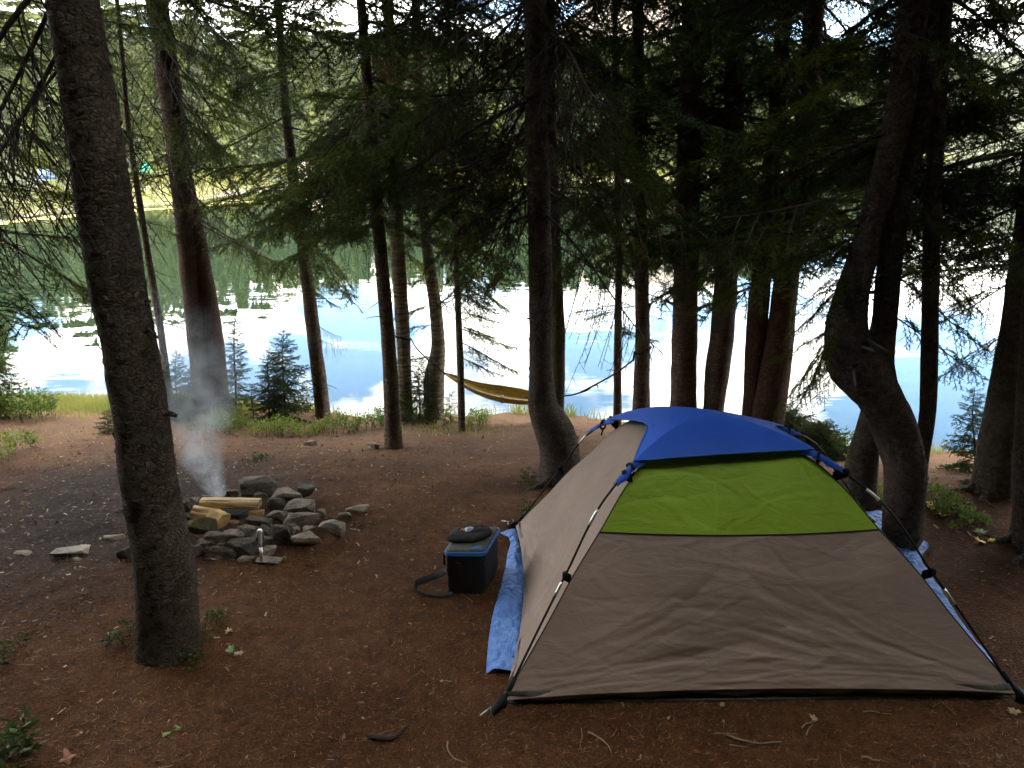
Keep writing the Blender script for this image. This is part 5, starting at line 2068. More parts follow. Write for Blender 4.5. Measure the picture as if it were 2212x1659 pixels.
# cap / beanie lying flat on the lid
lc = np.array(cooler.location) + cool_pt(CW * 0.40, CD * 0.56, LIDZ)
cap = empty('beanie', lc, 'black knit beanie with a small embroidered patch, lying on the cooler lid', 'hat')
rows = []
na = 56
for k_, (rr_, zz_) in enumerate(((0.0, 0.032), (0.25, 0.034), (0.5, 0.036), (0.72, 0.035), (0.88, 0.030), (0.97, 0.022), (1.0, 0.013), (0.97, 0.005), (0.9, 0.001))):
    row = []
    for a in np.linspace(0, 2 * PI, na):
        # wide at the far right end (dome), straight brim on the left front
        ca, sa = math.cos(a), math.sin(a)
        ra = 0.086 * (1 + 0.10 * ca) if ca > 0 else 0.096
        rd_ = 0.080 if sa > 0 else 0.074
        e = 0.72 if ca < 0 else 0.95
        x = ra * math.copysign(abs(ca) ** e, ca) * rr_
        y = rd_ * math.copysign(abs(sa) ** e, sa) * rr_
        z = zz_ * 0.8 + 0.007 * mnoise.noise((x * 40, y * 40, 2)) * (rr_ > 0.1) + 0.006 * math.exp(-((x - 0.03) / 0.02) ** 2) * (rr_ < 0.9) * math.sin(y * 30)
        v = cool_pt((x + 0.12 * y) * 1.1, y * 1.08, z)
        row.append(v)
    rows.append(row)
m_ = MB()
m_.grid(np.array(rows)[::-1])
M['knit'] = simple('black_knit', (0.013, 0.013, 0.014), 0.95, noise_scale=90, bump=0.5, bscale=260)
m_.build('knit', M['knit'], cap)


def cap_patch(pts2, mat, name, z=0.0305, th=0.0012):
    n = len(pts2)
    top = np.array([cool_pt(a + 0.12 * d, d, z + th) for a, d in pts2])
    bot = np.array([cool_pt(a + 0.12 * d, d, z - 0.003) for a, d in pts2])
    m_ = MB()
    c = top.mean(0)
    m_.add(np.vstack([top, bot, c]), [(2 * n, i, (i + 1) % n) for i in range(n)], [(i, n + i, n + (i + 1) % n, (i + 1) % n) for i in range(n)])
    return m_.build(name, mat, cap, smooth_=False)


WHT = simple('white_thread', (0.55, 0.60, 0.68), 0.8)
BLT = simple('light_blue_thread', (0.10, 0.28, 0.60), 0.8)
ORT = simple('orange_thread', (0.65, 0.16, 0.03), 0.8)
YET = simple('yellow_thread', (0.70, 0.50, 0.08), 0.8)
ca_, cd_ = -0.012, 0.012
cap_patch([(ca_ + x, cd_ + y) for x, y in ((-0.016, 0.020), (0.0, 0.026), (0.016, 0.020), (0.017, 0.0), (0.010, -0.014), (0.0, -0.019), (-0.010, -0.014), (-0.017, 0.0))], WHT, 'embroidered_patch')
cap_patch([(ca_ + x, cd_ + y) for x, y in ((-0.012, 0.017), (0.0, 0.022), (0.013, 0.016), (0.013, 0.001), (0.0, -0.010), (-0.013, 0.001))], BLT, 'embroidered_patch', 0.0315)
for k_ in range(3):
    cap_patch([(ca_ + x, cd_ + y) for x, y in ((-0.010 + k_ * 0.008, 0.006), (-0.006 + k_ * 0.008, 0.016), (-0.002 + k_ * 0.008, 0.006))], WHT, 'embroidered_patch', 0.0325)
cap_patch([(ca_ - 0.019 + x, cd_ + y) for x, y in ((-0.004, 0.016), (0.001, 0.018), (0.002, -0.012), (-0.003, -0.014))], YET, 'embroidered_patch')
cap_patch([(ca_ - 0.025 + x, cd_ + y) for x, y in ((-0.004, 0.012), (0.001, 0.014), (0.002, -0.006), (-0.003, -0.008))], ORT, 'embroidered_patch')
for k_ in range(5):
    cap_patch([(ca_ - 0.036 + x, cd_ - 0.012 + k_ * 0.006 + y) for x, y in ((-0.0015, 0), (0.0015, 0), (0.0015, 0.004), (-0.0015, 0.004))], WHT if k_ % 2 else ORT, 'embroidered_patch')

# ------------------------------------------------------------------ hammock
def tree_c(T, z):
    return np.array([np.interp(z, T['pts'][:, 2], T['pts'][:, k]) for k in range(3)])


YH = (T6['Y'] + T11['Y']) / 2 - 0.05
HL = at(962, 808, YH)
HR = at(1214, 856, YH - 0.02)
ham = empty('hammock', HL, 'gold and olive fabric hammock slung between two trees before the water', 'hammock')
HO = np.array(ham.location)
cl_px = [(962, 808), (985, 819), (1010, 832), (1045, 845), (1080, 853), (1115, 858), (1145, 861), (1170, 860), (1195, 858), (1214, 856)]
cl = catmull(np.array([at(a, b, YH) for a, b in cl_px]), 60)
th_px = np.interp(np.linspace(0, 1, 60), [0, 0.05, 0.2, 0.35, 0.5, 0.65, 0.8, 0.93, 1], [3, 7, 14, 20, 24, 23, 17, 9, 3])


def ham_strip(u0, u1, n, off=0.0):
    G = np.zeros((60, n, 3))
    for i in range(60):
        hgt = th_px[i] / FPX * zdepth(cl[i])
        for j, u in enumerate(np.linspace(u0, u1, n)):
            # gathered cloth: a narrow U, u=0 back rim, u=1 front rim
            a = PI * u
            yy = -math.cos(a) * (-1) * hgt * 1.15
            z = -math.sin(a) ** 0.8 * hgt * 0.9 + hgt * 0.45 - 0.25 * hgt * (u > 0.5) * (u - 0.5) * 2
            fold = 0.10 * hgt * math.sin(u * 34 + i * 0.05)
            G[i, j] = cl[i] + np.array([0, -hgt * 1.2 * (-math.cos(a)), z]) + np.array([0, off, fold * 0.6])
    return G


M['gold'] = simple('gold_nylon', (0.44, 0.29, 0.07), 0.4, noise_scale=12, bump=0.3, bscale=30)
M['olive'] = simple('olive_nylon', (0.065, 0.075, 0.025), 0.5, noise_scale=12, bump=0.3, bscale=30)
M['limeseam'] = simple('lime_seam', (0.35, 0.42, 0.03), 0.5)
for u0, u1, mt, nm in ((0.0, 0.45, 'gold', 'inner_panel'), (0.45, 0.80, 'olive', 'outer_panel'), (0.80, 1.0, 'gold', 'side_panel')):
    m_ = MB()
    m_.grid(ham_strip(u0, u1, 14) - HO)
    ob = m_.build(nm, M[mt], ham)
    so = ob.modifiers.new('thick', 'SOLIDIFY')
    so.thickness = 0.002
m_ = MB()
for u in (0.80,):
    m_.tube(ham_strip(u, u, 1)[:, 0] - HO + np.array([0, -0.003, 0]), 0.003, 5)
m_.build('seam', M['limeseam'], ham)
m_ = MB()
for u in (0.0, 1.0):
    m_.tube(ham_strip(u, u, 1)[:, 0] - HO, 0.005, 6)
m_.build('rim', M['gold'], ham)
pp = at(1084, 862, YH - 0.05)
m_ = MB()
s = np.linspace(0, 1, 7)
m_.tube(np.array([pp + (0.0, 0, 0.04), pp + (0.005, -0.01, 0.02), pp + (0, -0.012, 0), pp + (0.004, -0.01, -0.035)]) - HO, [0.008, 0.024, 0.03, 0.014], 10)
m_.build('pouch', M['olive'], ham)
# straps
M['strap_green'] = simple('dark_green_strap', (0.015, 0.07, 0.035), 0.6)
strapM = M['strap_green']


def rope(pts, rad, name, mat, parent, off):
    m_ = MB()
    m_.tube(catmull(np.array(pts), 24) - off, rad, 6)
    return m_.build(name, mat, parent)


zl = z_of(T6, 738)
cL = tree_c(T6, zl)
rr6 = float(np.interp(zl, T6['pts'][:, 2], T6['rr'])) * 1.1
a_ = np.linspace(0, 2 * PI, 25)
m_ = MB()
m_.tube(np.stack([cL[0] + rr6 * np.cos(a_), cL[1] + rr6 * np.sin(a_), cL[2] + 0.02 * np.cos(a_ + 2.6)], 1) - HO, 0.009, 6, False)
m_.build('tree_strap', M['black'], ham)
kn = at(925, 777, YH - 0.02)
rope([cL + (rr6, 0, -0.01), at(905, 758, YH), kn], 0.007, 'strap', strapM, ham, HO)
rope([kn, at(945, 793, YH), HL], 0.005, 'strap', M['black'], ham, HO)
rope([kn, at(924, 800, YH - 0.03), at(926, 850, YH - 0.03), at(924, 893, YH - 0.03)], 0.006, 'strap_tail', M['black'], ham, HO)
m_ = MB()
m_.tube(np.array([HL + (-0.015, 0, 0.008), HL + (0.02, 0, -0.008)]) - HO, 0.012, 7)
m_.build('gathered_end', M['black'], ham)
zr = z_of(T11, 768)
cR = tree_c(T11, zr)
rr11 = float(np.interp(zr, T11['pts'][:, 2], T11['rr'])) * 1.1
m_ = MB()
m_.tube(np.stack([cR[0] + rr11 * np.cos(a_), cR[1] + rr11 * np.sin(a_), cR[2] + 0.03 * np.cos(a_)], 1) - HO, 0.009, 6, False)
m_.build('tree_strap', M['black'], ham)
YR = T11['Y'] - 0.1
rope([at(1368, 778, YR), at(1330, 806, YR), at(1284, 832, YR), at(1255, 847, YR - 0.02), HR], 0.008, 'strap', M['black'], ham, HO)
rope([cR + (-rr11, -0.02, -0.01), at(1368, 778, YR)], 0.010, 'strap', M['black'], ham, HO)
rope([at(1284, 832, YR), at(1265, 845, YR), at(1240, 851, YR)], 0.005, 'strap', M['black'], ham, HO)
rope([at(1284, 833, YR), at(1290, 832, YR), at(1292, 838, YR)], 0.005, 'strap_tail', M['black'], ham, HO)

# ------------------------------------------------------------------ fire ring
def stone_mat(name, c1, c2, c3):
    m, N, L, b = mat_new(name)
    b.inputs['Roughness'].default_value = 0.9
    b.inputs['Specular IOR Level'].default_value = 0.25
    t = nd(N, L, 'ShaderNodeTexCoord')
    oi = nd(N, L, 'ShaderNodeObjectInfo')
    ad = nd(N, L, 'ShaderNodeVectorMath', {0: t.outputs['Object'], 1: oi.outputs['Location']}, operation='ADD')
    n1 = nd(N, L, 'ShaderNodeTexNoise', {'Vector': ad.outputs[0], 'Scale': 14, 'Detail': 8, 'Roughness': 0.65})
    n2 = nd(N, L, 'ShaderNodeTexNoise', {'Vector': ad.outputs[0], 'Scale': 90, 'Detail': 5, 'Roughness': 0.7})
    c = rampn(N, L, n1.outputs[0], [(0.32, c1), (0.5, c2), (0.70, c3)])
    c = mixc(N, L, 0.6, c, rampn(N, L, n2.outputs[0], [(0.32, (0.45, 0.45, 0.45)), (0.66, (1.25, 1.25, 1.25))]), 'MULTIPLY')
    c = mixc(N, L, oi.outputs['Random'], c, mixc(N, L, 0.5, c, (0.6, 0.55, 0.5), 'MULTIPLY'))
    L.new(c, b.inputs['Base Color'])
    h = nd(N, L, 'ShaderNodeMath', {0: n1.outputs[0], 1: 2.5, 2: n2.outputs[0]}, operation='MULTIPLY_ADD')
    bp = nd(N, L, 'ShaderNodeBump', {'Height': h.outputs[0], 'Strength': 0.85, 'Distance': 0.012})
    L.new(bp.outputs[0], b.inputs['Normal'])
    return m


M['st_d'] = stone_mat('dark_stone', (0.050, 0.044, 0.038), (0.15, 0.13, 0.11), (0.25, 0.215, 0.18))
M['st_m'] = stone_mat('grey_stone', (0.13, 0.105, 0.085), (0.29, 0.245, 0.20), (0.42, 0.36, 0.30))
M['st_l'] = stone_mat('pale_stone', (0.22, 0.19, 0.15), (0.38, 0.33, 0.27), (0.52, 0.46, 0.38))
M['st_moss'] = stone_mat('mossy_stone', (0.04, 0.036, 0.025), (0.10, 0.085, 0.045), (0.15, 0.14, 0.05))


def stone_mesh(seed, w, d, h, ang=0.6):
    r = np.random.default_rng(seed)
    bm = bmesh.new()
    n = 15
    for _ in range(n):
        v = r.normal(0, 1, 3)
        v /= np.linalg.norm(v)
        v = np.sign(v) * np.abs(v) ** ang
        v *= r.uniform(0.85, 1.0)
        bm.verts.new((v[0] * w / 2, v[1] * d / 2, v[2] * h / 2))
    res = bmesh.ops.convex_hull(bm, input=bm.verts)
    bmesh.ops.delete(bm, geom=[g for g in res['geom_interior'] if isinstance(g, bmesh.types.BMVert)], context='VERTS')
    bmesh.ops.bevel(bm, geom=list(bm.edges), offset=min(w, d, h) * 0.02, segments=1, profile=0.6, affect='EDGES')
    bmesh.ops.triangulate(bm, faces=bm.faces)
    bmesh.ops.subdivide_edges(bm, edges=[e for e in bm.edges if e.calc_length() > w * 0.16], cuts=1)
    bmesh.ops.triangulate(bm, faces=bm.faces)
    me = bpy.data.meshes.new('stone')
    zs = [v.co.z for v in bm.verts]
    z0 = min(zs)
    sc_ = h / (max(zs) - z0)
    xs_ = [v.co.x for v in bm.verts]
    sx_ = w / (max(xs_) - min(xs_))
    for v in bm.verts:
        q = v.co.copy()
        k = mnoise.noise(q * 22 + Vector((seed, 0, 0))) * 0.06 + mnoise.noise(q * 60 + Vector((seed, 5, 0))) * 0.07
        v.co = v.co * (1 + k)
        v.co.z = (v.co.z - z0) * sc_
        v.co.x *= sx_
    bm.to_mesh(me)
    bm.free()
    me.polygons.foreach_set('use_smooth', np.zeros(len(me.polygons), bool))
    return me


def fpx(cx, cy):
    return 356.6 + cx * 0.2108, 987.4 + cy * 0.2108


fc = gpt(520, 1130)
pit = empty('fire_ring', fc, 'heaped ring of rough grey stones round the smoking camp fire', 'fire pit')
PO = np.array(pit.location)
ST = [  # cx, cy, w, h (px of the close view), bottom row that sets the distance, matt, roll, depth ratio
    (960, 290, 380, 210, 395, 'd', 0.0, 0.6), (1115, 240, 100, 70, 330, 'm', 0.2, 0.8), (1440, 350, 170, 170, 450, 'd', 0, 0.8),
    (1290, 390, 310, 150, 500, 'm', 0.12, 0.6), (1020, 440, 140, 210, 545, 'm', 0.25, 0.5), (1140, 490, 170, 170, 580, 'd', 0, 0.7),
    (1395, 505, 310, 155, 610, 'm', 0.05, 0.7), (1590, 565, 110, 80, 625, 'm', -0.2, 0.8), (1560, 610, 110, 80, 650, 'd', 0.1, 0.8),
    (1400, 645, 340, 155, 730, 'm', 0.05, 0.6), (1720, 725, 255, 195, 830, 'm', 0.0, 0.8),
    (1465, 840, 320, 150, 915, 'l', 0.22, 0.45), (1355, 765, 95, 140, 850, 'm', 0.1, 0.8), (1485, 745, 155, 130, 830, 'm', 0, 0.8),
    (1195, 790, 200, 260, 915, 'd', -0.1, 0.6), (1150, 590, 200, 130, 700, 'm', 0.1, 0.7), (970, 665, 270, 110, 790, 'd', -0.1, 0.5),
    (860, 730, 230, 80, 850, 'd', -0.1, 0.6), (850, 765, 200, 130, 930, 'm', 0.3, 0.6), (710, 800, 210, 130, 950, 'm', 0.0, 0.7),
    (560, 800, 250, 150, 960, 'm', 0.1, 0.7), (365, 695, 330, 150, 900, 'moss', -0.05, 0.6), (530, 915, 170, 80, 1000, 'm', 0.15, 0.7),
    (430, 870, 170, 70, 990, 'd', 0.0, 0.8), (365, 955, 110, 140, 1035, 'd', 0.2, 0.8), (285, 940, 110, 120, 1010, 'd', 0, 0.8),
    (800, 920, 330, 190, 1010, 'd', 0.05, 0.6), (1070, 860, 130, 110, 930, 'd', 0, 0.8), (1060, 960, 150, 100, 1010, 'l', 0.1, 0.8),
    (540, 1035, 80, 50, 1060, 'd', 0, 0.8), (440, 1045, 90, 50, 1070, 'd', 0, 0.8), (590, 975, 250, 110, 1020, 'd', 0, 0.6),
    (310, 460, 140, 120, 540, 'd', 0, 0.8), (220, 500, 120, 150, 590, 'd', 0.1, 0.8), (215, 625, 110, 110, 720, 'd', 0, 0.8),
    (690, 370, 130, 100, 440, 'd', 0, 0.8), (560, 400, 150, 80, 450, 'd', 0, 0.8), (440, 420, 150, 80, 470, 'd', 0, 0.8),
    (120, 700, 150, 150, 790, 'm', 0, 0.8), (130, 850, 160, 130, 930, 'd', 0, 0.8), (200, 930, 120, 120, 1000, 'm', 0, 0.8), (110, 560, 150, 120, 640, 'd', 0, 0.8),
    (700, 900, 160, 120, 985, 'd', 0, 0.8), (950, 830, 150, 130, 960, 'd', 0, 0.8), (1250, 600, 110, 100, 680, 'd', 0, 0.8), (620, 870, 150, 90, 970, 'm', 0, 0.8),
    (1290, 720, 120, 90, 790, 'd', 0, 0.8), (1050, 740, 150, 100, 860, 'd', 0, 0.8), (480, 780, 150, 100, 930, 'd', 0, 0.8)]
for i, (cx, cy, w, h, bot, mt, roll, dr) in enumerate(ST):
    px, pyb = fpx(cx, bot)
    g0 = gpt(px, pyb)
    p = at(*fpx(cx, cy), g0[1] + 0.02)
    zd = zdepth(p)
    ww = w * 0.2108 / FPX * zd * 1.06
    hh = h * 0.2108 / FPX * zd
    dd_ = ww * dr
    hh = hh * (1.0 if dr < 0.65 else 0.92)
    me = stone_mesh(100 + i, ww, dd_, hh, 0.62)
    me.materials.append(M['st_' + mt])
    o = link('stone', me, None, pit, (p[0] - PO[0], p[1] - PO[1], max(p[2] - hh * 0.5, gz(p[0], p[1]) - 0.012) - PO[2]))
    o.rotation_euler = (0.10, -roll, random.uniform(-0.25, 0.25))
    if mt == 'moss':
        o['label'] = 'flat stone with yellow green moss'
# ash bed
m_ = MB()
pa = [gpt(*fpx(620 + 250 * math.cos(a), 560 + 110 * math.sin(a))) for a in np.linspace(0, 2 * PI, 24, endpoint=False)]
cA = np.mean(pa, 0)
V = [cA + (0, 0, 0.03)] + [p + (cA - p) * 0.3 + (0, 0, 0.022) for p in pa] + [p + (0, 0, 0.004) for p in pa]
m_.add(np.array(V) - PO, [(0, 1 + i, 1 + (i + 1) % 24) for i in range(24)], [(1 + i, 25 + i, 25 + (i + 1) % 24, 1 + (i + 1) % 24) for i in range(24)])
m_.build('ash_bed', simple('charcoal_ash', (0.02, 0.019, 0.018), 0.95, noise_scale=60, var=0.6, bump=0.8, bscale=80), pit)

# loose stones
for px, py, w, h, mt, lb in ((1040 * .2108 + 356.6, 1105 * .2108 + 987.4, 58, 15, 'l', 'flat pale stone lying in front of the silver tool'),
                             (820 * .2108 + 356.6, 1085 * .2108 + 987.4, 44, 18, 'l', 'small pale stone just left of the silver tool'),
                             (1840 * .2108 + 356.6, 630 * .2108 + 987.4, 30, 18, 'm', 'grey stone right of the fire ring touching the pale one'),
                             (1960 * .2108 + 356.6, 575 * .2108 + 987.4, 52, 18, 'l', 'pale stone lying farthest right of the fire ring'),
                             (146, 1203, 78, 16, 'l', 'flat pale stone on the dirt left of the thick front trunk'),
                             (44, 1200, 42, 10, 'l', 'flat stone near the left edge of the dirt'),
                             (242, 1165, 46, 12, 'l', 'flat tan stone just behind the thick front trunk'),
                             (271, 1208, 42, 34, 'd', 'rounded dark stone peeping out left of the thick front trunk'),
                             (165, 1212, 22, 10, 'l', 'small stone chip against the flat pale stone on the left'),
                             (670, 962, 30, 14, 'm', 'grey stone below the green shrubs on the bank'),
                             (805, 972, 34, 22, 'm', 'reddish grey stone left of the lone brown spruce foot'),
                             (625, 945, 18, 10, 'm', 'small stone under the young fir on the bank'),
                             (1145, 1143, 26, 20, 'd', 'dark stone hidden by the back corner of the tent')):
    p = gpt(px, py)
    zd = zdepth(p)
    ww = w / FPX * zd
    hh = h / FPX * zd * 0.8
    me = stone_mesh(int(px * 3 + py), ww, ww * 0.55, hh * 0.9, 0.6)
    me.materials.append(M['st_' + mt])
    o = link('loose_stone', me, None, None, (p[0], p[1] + ww * 0.2, gz(p[0], p[1] + ww * 0.2) - 0.004))
    o.rotation_euler = (0, 0, random.uniform(-0.3, 0.3))
    tag(o, lb, 'stone', 'loose stones on the forest floor')


# split logs
def wood_mat():
    m, N, L, b = mat_new('split_firewood')
    b.inputs['Roughness'].default_value = 0.7
    t = nd(N, L, 'ShaderNodeTexCoord')
    mp_ = nd(N, L, 'ShaderNodeMapping', {'Vector': t.outputs['Object'], 'Scale': (5, 75, 75)})
    n1 = nd(N, L, 'ShaderNodeTexNoise', {'Vector': mp_.outputs[0], 'Scale': 1.2, 'Detail': 6, 'Distortion': 0.4})
    c = rampn(N, L, n1.outputs[0], [(0.38, (0.12, 0.06, 0.022)), (0.47, (0.44, 0.28, 0.11)), (0.62, (0.66, 0.49, 0.25))])
    L.new(c, b.inputs['Base Color'])
    bp = nd(N, L, 'ShaderNodeBump', {'Height': n1.outputs[0], 'Strength': 0.7, 'Distance': 0.006})
    L.new(bp.outputs[0], b.inputs['Normal'])
    return m


M['wood'] = wood_mat()
M['wood_or'] = simple('orange_split_wood', (0.46, 0.27, 0.10), 0.7, noise_scale=25, var=0.4, bump=0.5, bscale=60)


def log(pa, pb, prof, mat, label, seed, name='split_log'):
    """prof: polygon (side, up) in metres; pa, pb the axis ends"""
    ax = pb - pa
    L_ = np.linalg.norm(ax)
    org = (pa + pb) / 2
    n = len(prof)
    prof = np.array(prof)
    fine = []
    for i in range(n):
        for t in np.linspace(0, 1, 5, endpoint=False):
            fine.append(prof[i] + (prof[(i + 1) % n] - prof[i]) * t)
    fine = np.array(fine)
    k = len(fine)
    rows = []
    for t in np.linspace(-0.5, 0.5, 16):
        row = []
        for j, (a, b) in enumerate(fine):
            q = 1 + 0.10 * mnoise.noise((t * 3 + seed, a * 60, b * 60)) + 0.05 * mnoise.noise((t * 1.2, a * 200 + seed, b * 200))
            row.append((t * L_ + 0.006 * mnoise.noise((a * 90, b * 90, seed)), a * q, b * q))
        rows.append(row + [row[0]])
    G = np.array(rows)
    m_ = MB()
    m_.grid(G)
    for row, fl in ((G[0], 1), (G[-1], 0)):
        m_.add(np.vstack([row[:-1], row[:-1].mean(0)]), [(k, (i + 1) % k, i) if fl else (k, i, (i + 1) % k) for i in range(k)])
    o = m_.build(name, mat, None, org, smooth_=False)
    d = Vector(ax).normalized()
    o.rotation_euler = d.to_track_quat('X', 'Z').to_euler()
    tag(o, label, 'firewood', 'firewood on the fire ring')
    return o


def lp(cx, cy, bot, dy=0.0):
    g0 = gpt(*fpx(cx, bot))
    return at(*fpx(cx, cy), g0[1] + dy)


log(lp(368, 462, 640), lp(972, 468, 640), [(-0.045, -0.020), (0.040, -0.026), (0.045, 0.010), (-0.01, 0.024), (-0.042, 0.016)], M['wood'], 'long split log with streaky yellow grain lying across the fire', 3)
log(lp(280, 565, 740), lp(500, 600, 740), [(-0.045, -0.03), (0.045, -0.03), (0.05, 0.02), (0.0, 0.04), (-0.045, 0.02)], M['wood'], 'short pale split log end below the long one', 8)
log(lp(480, 600, 790, 0.0), lp(600, 660, 790, -0.05), [(-0.05, -0.03), (0.04, -0.035), (0.05, 0.02), (0.0, 0.045), (-0.045, 0.02)], M['wood_or'], 'stubby orange split log leaning against the short pale one', 12)
log(lp(860, 580, 700), lp(1010, 572, 700), [(-0.02, -0.012), (0.02, -0.012), (0.018, 0.012), (-0.01, 0.018)], M['wood_or'], 'thin orange splinter of wood under the right end of the long log', 15)
log(lp(650, 690, 800), lp(750, 700, 800), [(-0.03, -0.02), (0.03, -0.02), (0.02, 0.02), (-0.02, 0.022)], simple('scorched_wood', (0.16, 0.09, 0.05), 0.85, noise_scale=30, var=0.6), 'scorched wood end between the stones', 17)
log(lp(640, 600, 720), lp(760, 605, 720), [(-0.012, -0.008), (0.012, -0.008), (0.012, 0.008), (-0.012, 0.01)], simple('charred_wood', (0.02, 0.017, 0.015), 0.9, noise_scale=60, var=0.5), 'thin charred stick in the embers', 18)
log(lp(650, 620, 760), lp(780, 700, 740), [(-0.010, -0.006), (0.010, -0.006), (0.010, 0.006), (-0.010, 0.008)], simple('charred_wood', (0.02, 0.017, 0.015), 0.9, noise_scale=60, var=0.5), 'second charred stick slanting down over the stones', 19)

# silver tool leaning on the stones
g0 = gpt(563, 1212)
t0 = at(565, 1211, g0[1] - 0.04)
t1 = at(561, 1143, g0[1] - 0.02)
tool = empty('camp_tool', t0, 'shiny silver metal tool with a flared head, propped upright against the stones', 'tool')
ax = t1 - t0
M['chrome'] = simple('bright_metal', (0.90, 0.91, 0.92), 0.3, 0.6)
m_ = MB()
m_.tube(np.array([t0 - t0, ax * 0.45]), 0.0085, 14)
m_.build('handle', M['chrome'], tool)
m_ = MB()
m_.tube(np.array([ax * 0.44, ax * 0.46]), 0.0095, 14)
m_.build('band', M['black'], tool)
m_ = MB()
s = [0.46, 0.56, 0.60, 0.64, 0.68, 0.74, 0.78, 0.84, 0.88, 0.96, 1.0]
rr_ = [0.008, 0.0085, 0.012, 0.0085, 0.012, 0.010, 0.014, 0.011, 0.014, 0.013, 0.009]
m_.tube(np.array([ax * q for q in s]), rr_, 10)
m_.build('head', M['chrome'], tool, smooth_=False)
m_ = MB()
for sg in (1, -1):
    for th in (0, 1):
        pass
    m_.box(ax * 0.80 + np.array([sg * 0.013, 0.004, 0.0]), (0.010, 0.003, 0.045))
m_.build('side_fin', simple('dull_green_tab', (0.10, 0.13, 0.10), 0.4), tool, smooth_=False)

# ------------------------------------------------------------------ smoke
def smoke_obj():
    base = gpt(*fpx(570, 560))
    base = np.array([base[0], base[1], base[2] + 0.10])
    H = 1.25
    # plume path in its own frame, z up
    def cx(z):
        return -0.05 * z - 0.22 * z * z * 0.8 - 0.06 * math.sin(z * 6)
    def rad(z):
        return 0.04 + 0.30 * z ** 0.75
    pts, rr_ = [], []
    for z in np.linspace(-0.05, H, 26):
        zc = max(z, 0)
        pts.append((cx(zc), 0.10 * zc, z))
        rr_.append(rad(zc) * 1.25)
    m_ = MB()
    m_.tube(np.array(pts), np.array(rr_), 20)
    m, N, L, b = mat_new('smoke')
    N.remove(b)
    pv = N.new('ShaderNodeVolumePrincipled')
    pv.inputs['Color'].default_value = (0.78, 0.86, 0.95, 1)
    pv.inputs['Anisotropy'].default_value = 0.2
    t = nd(N, L, 'ShaderNodeTexCoord')
    sp = nd(N, L, 'ShaderNodeSeparateXYZ', {0: t.outputs['Object']})

    def ma(op, a, b_=None, c=None, clamp=False):
        n = N.new('ShaderNodeMath')
        n.operation = op
        n.use_clamp = clamp
        for i, v in enumerate((a, b_, c)):
            if v is None:
                continue
            if hasattr(v, 'is_linked'):
                L.new(v, n.inputs[i])
            else:
                n.inputs[i].default_value = v
        return n.outputs[0]
    z = ma('MAXIMUM', sp.outputs[2], 0.0)
    z2 = ma('MULTIPLY', ma('MULTIPLY', z, z), -0.176)
    c_ = ma('ADD', ma('MULTIPLY_ADD', z, -0.05, z2), ma('MULTIPLY', ma('SINE', ma('MULTIPLY', z, 6.0)), -0.06))
    nw = nd(N, L, 'ShaderNodeTexNoise', {'Vector': t.outputs['Object'], 'Scale': 3.0, 'Detail': 2})
    wob = ma('MULTIPLY', ma('SUBTRACT', nw.outputs[0], 0.5), ma('MULTIPLY', z, 0.55))
    dx = ma('ADD', ma('SUBTRACT', sp.outputs[0], c_), wob)
    dy = ma('SUBTRACT', sp.outputs[1], ma('MULTIPLY', z, 0.10))
    rr2 = ma('SQRT', ma('ADD', ma('MULTIPLY', dx, dx), ma('MULTIPLY', dy, dy)))
    rz = ma('MULTIPLY_ADD', ma('POWER', z, 0.75), 0.30, 0.04)
    q = ma('SUBTRACT', 1.0, ma('DIVIDE', rr2, rz), clamp=True)
    ns = nd(N, L, 'ShaderNodeTexNoise', {'Vector': t.outputs['Object'], 'Scale': 7.0, 'Detail': 5, 'Roughness': 0.6, 'Distortion': 1.2})
    nn2 = rampn(N, L, ns.outputs[0], [(0.36, (0.0, 0.0, 0.0)), (0.68, (1, 1, 1))])
    fade = ma('DIVIDE', 1.0, ma('MULTIPLY_ADD', z, 5.0, 0.35))
    topf = ma('SUBTRACT', 1.0, ma('POWER', ma('DIVIDE', z, H, clamp=True), 2.0), clamp=True)
    d = ma('MULTIPLY', ma('MULTIPLY', q, nn2), ma('MULTIPLY', fade, topf))
    L.new(ma('MULTIPLY', d, SMOKE_D), pv.inputs['Density'])
    L.new(pv.outputs[0], N['Material Output'].inputs['Volume'])
    o = m_.build('smoke', m, None, base)
    tag(o, 'thin bluish wisp of smoke rising from the camp fire', 'smoke', kind='stuff')


SMOKE_D = 17.0
smoke_obj()

# ------------------------------------------------------------------ things on the far shore
def far_pt(px, py, D):
    p = at(px, py, D)
    return np.array([p[0], D, float(far_z(p[0], D))])


# two camp chairs on the beach
CHM = simple('blue_grey_chair_fabric', (0.12, 0.17, 0.26), 0.7)
for i, (px, lb) in enumerate(((93, 'grey blue camp chair on the far beach, left one of two'), (111, 'grey blue camp chair on the far beach, right one of two'))):
    D = 46.0
    p = far_pt(px, 410, D)
    ch = empty('camp_chair', p, lb, 'chair', 'camp chairs on the far beach')
    m_ = MB()
    m_.box((0, 0, 0.42), (0.55, 0.5, 0.05))
    m_.build('seat', CHM, ch, smooth_=False)
    m_ = MB()
    m_.box((0, 0.24, 0.72), (0.55, 0.05, 0.55))
    m_.build('backrest', CHM, ch, smooth_=False)
    m_ = MB()
    for sx in (-0.28, 0.28):
        m_.box((sx, 0.0, 0.62), (0.05, 0.48, 0.04))
    m_.build('armrest', CHM, ch, smooth_=False)
    for sx in (-0.25, 0.25):
        for sy in (-0.22, 0.22):
            m_ = MB()
            m_.box((sx, sy, 0.2), (0.03, 0.03, 0.42))
            m_.build('leg', M['pole'], ch, smooth_=False)
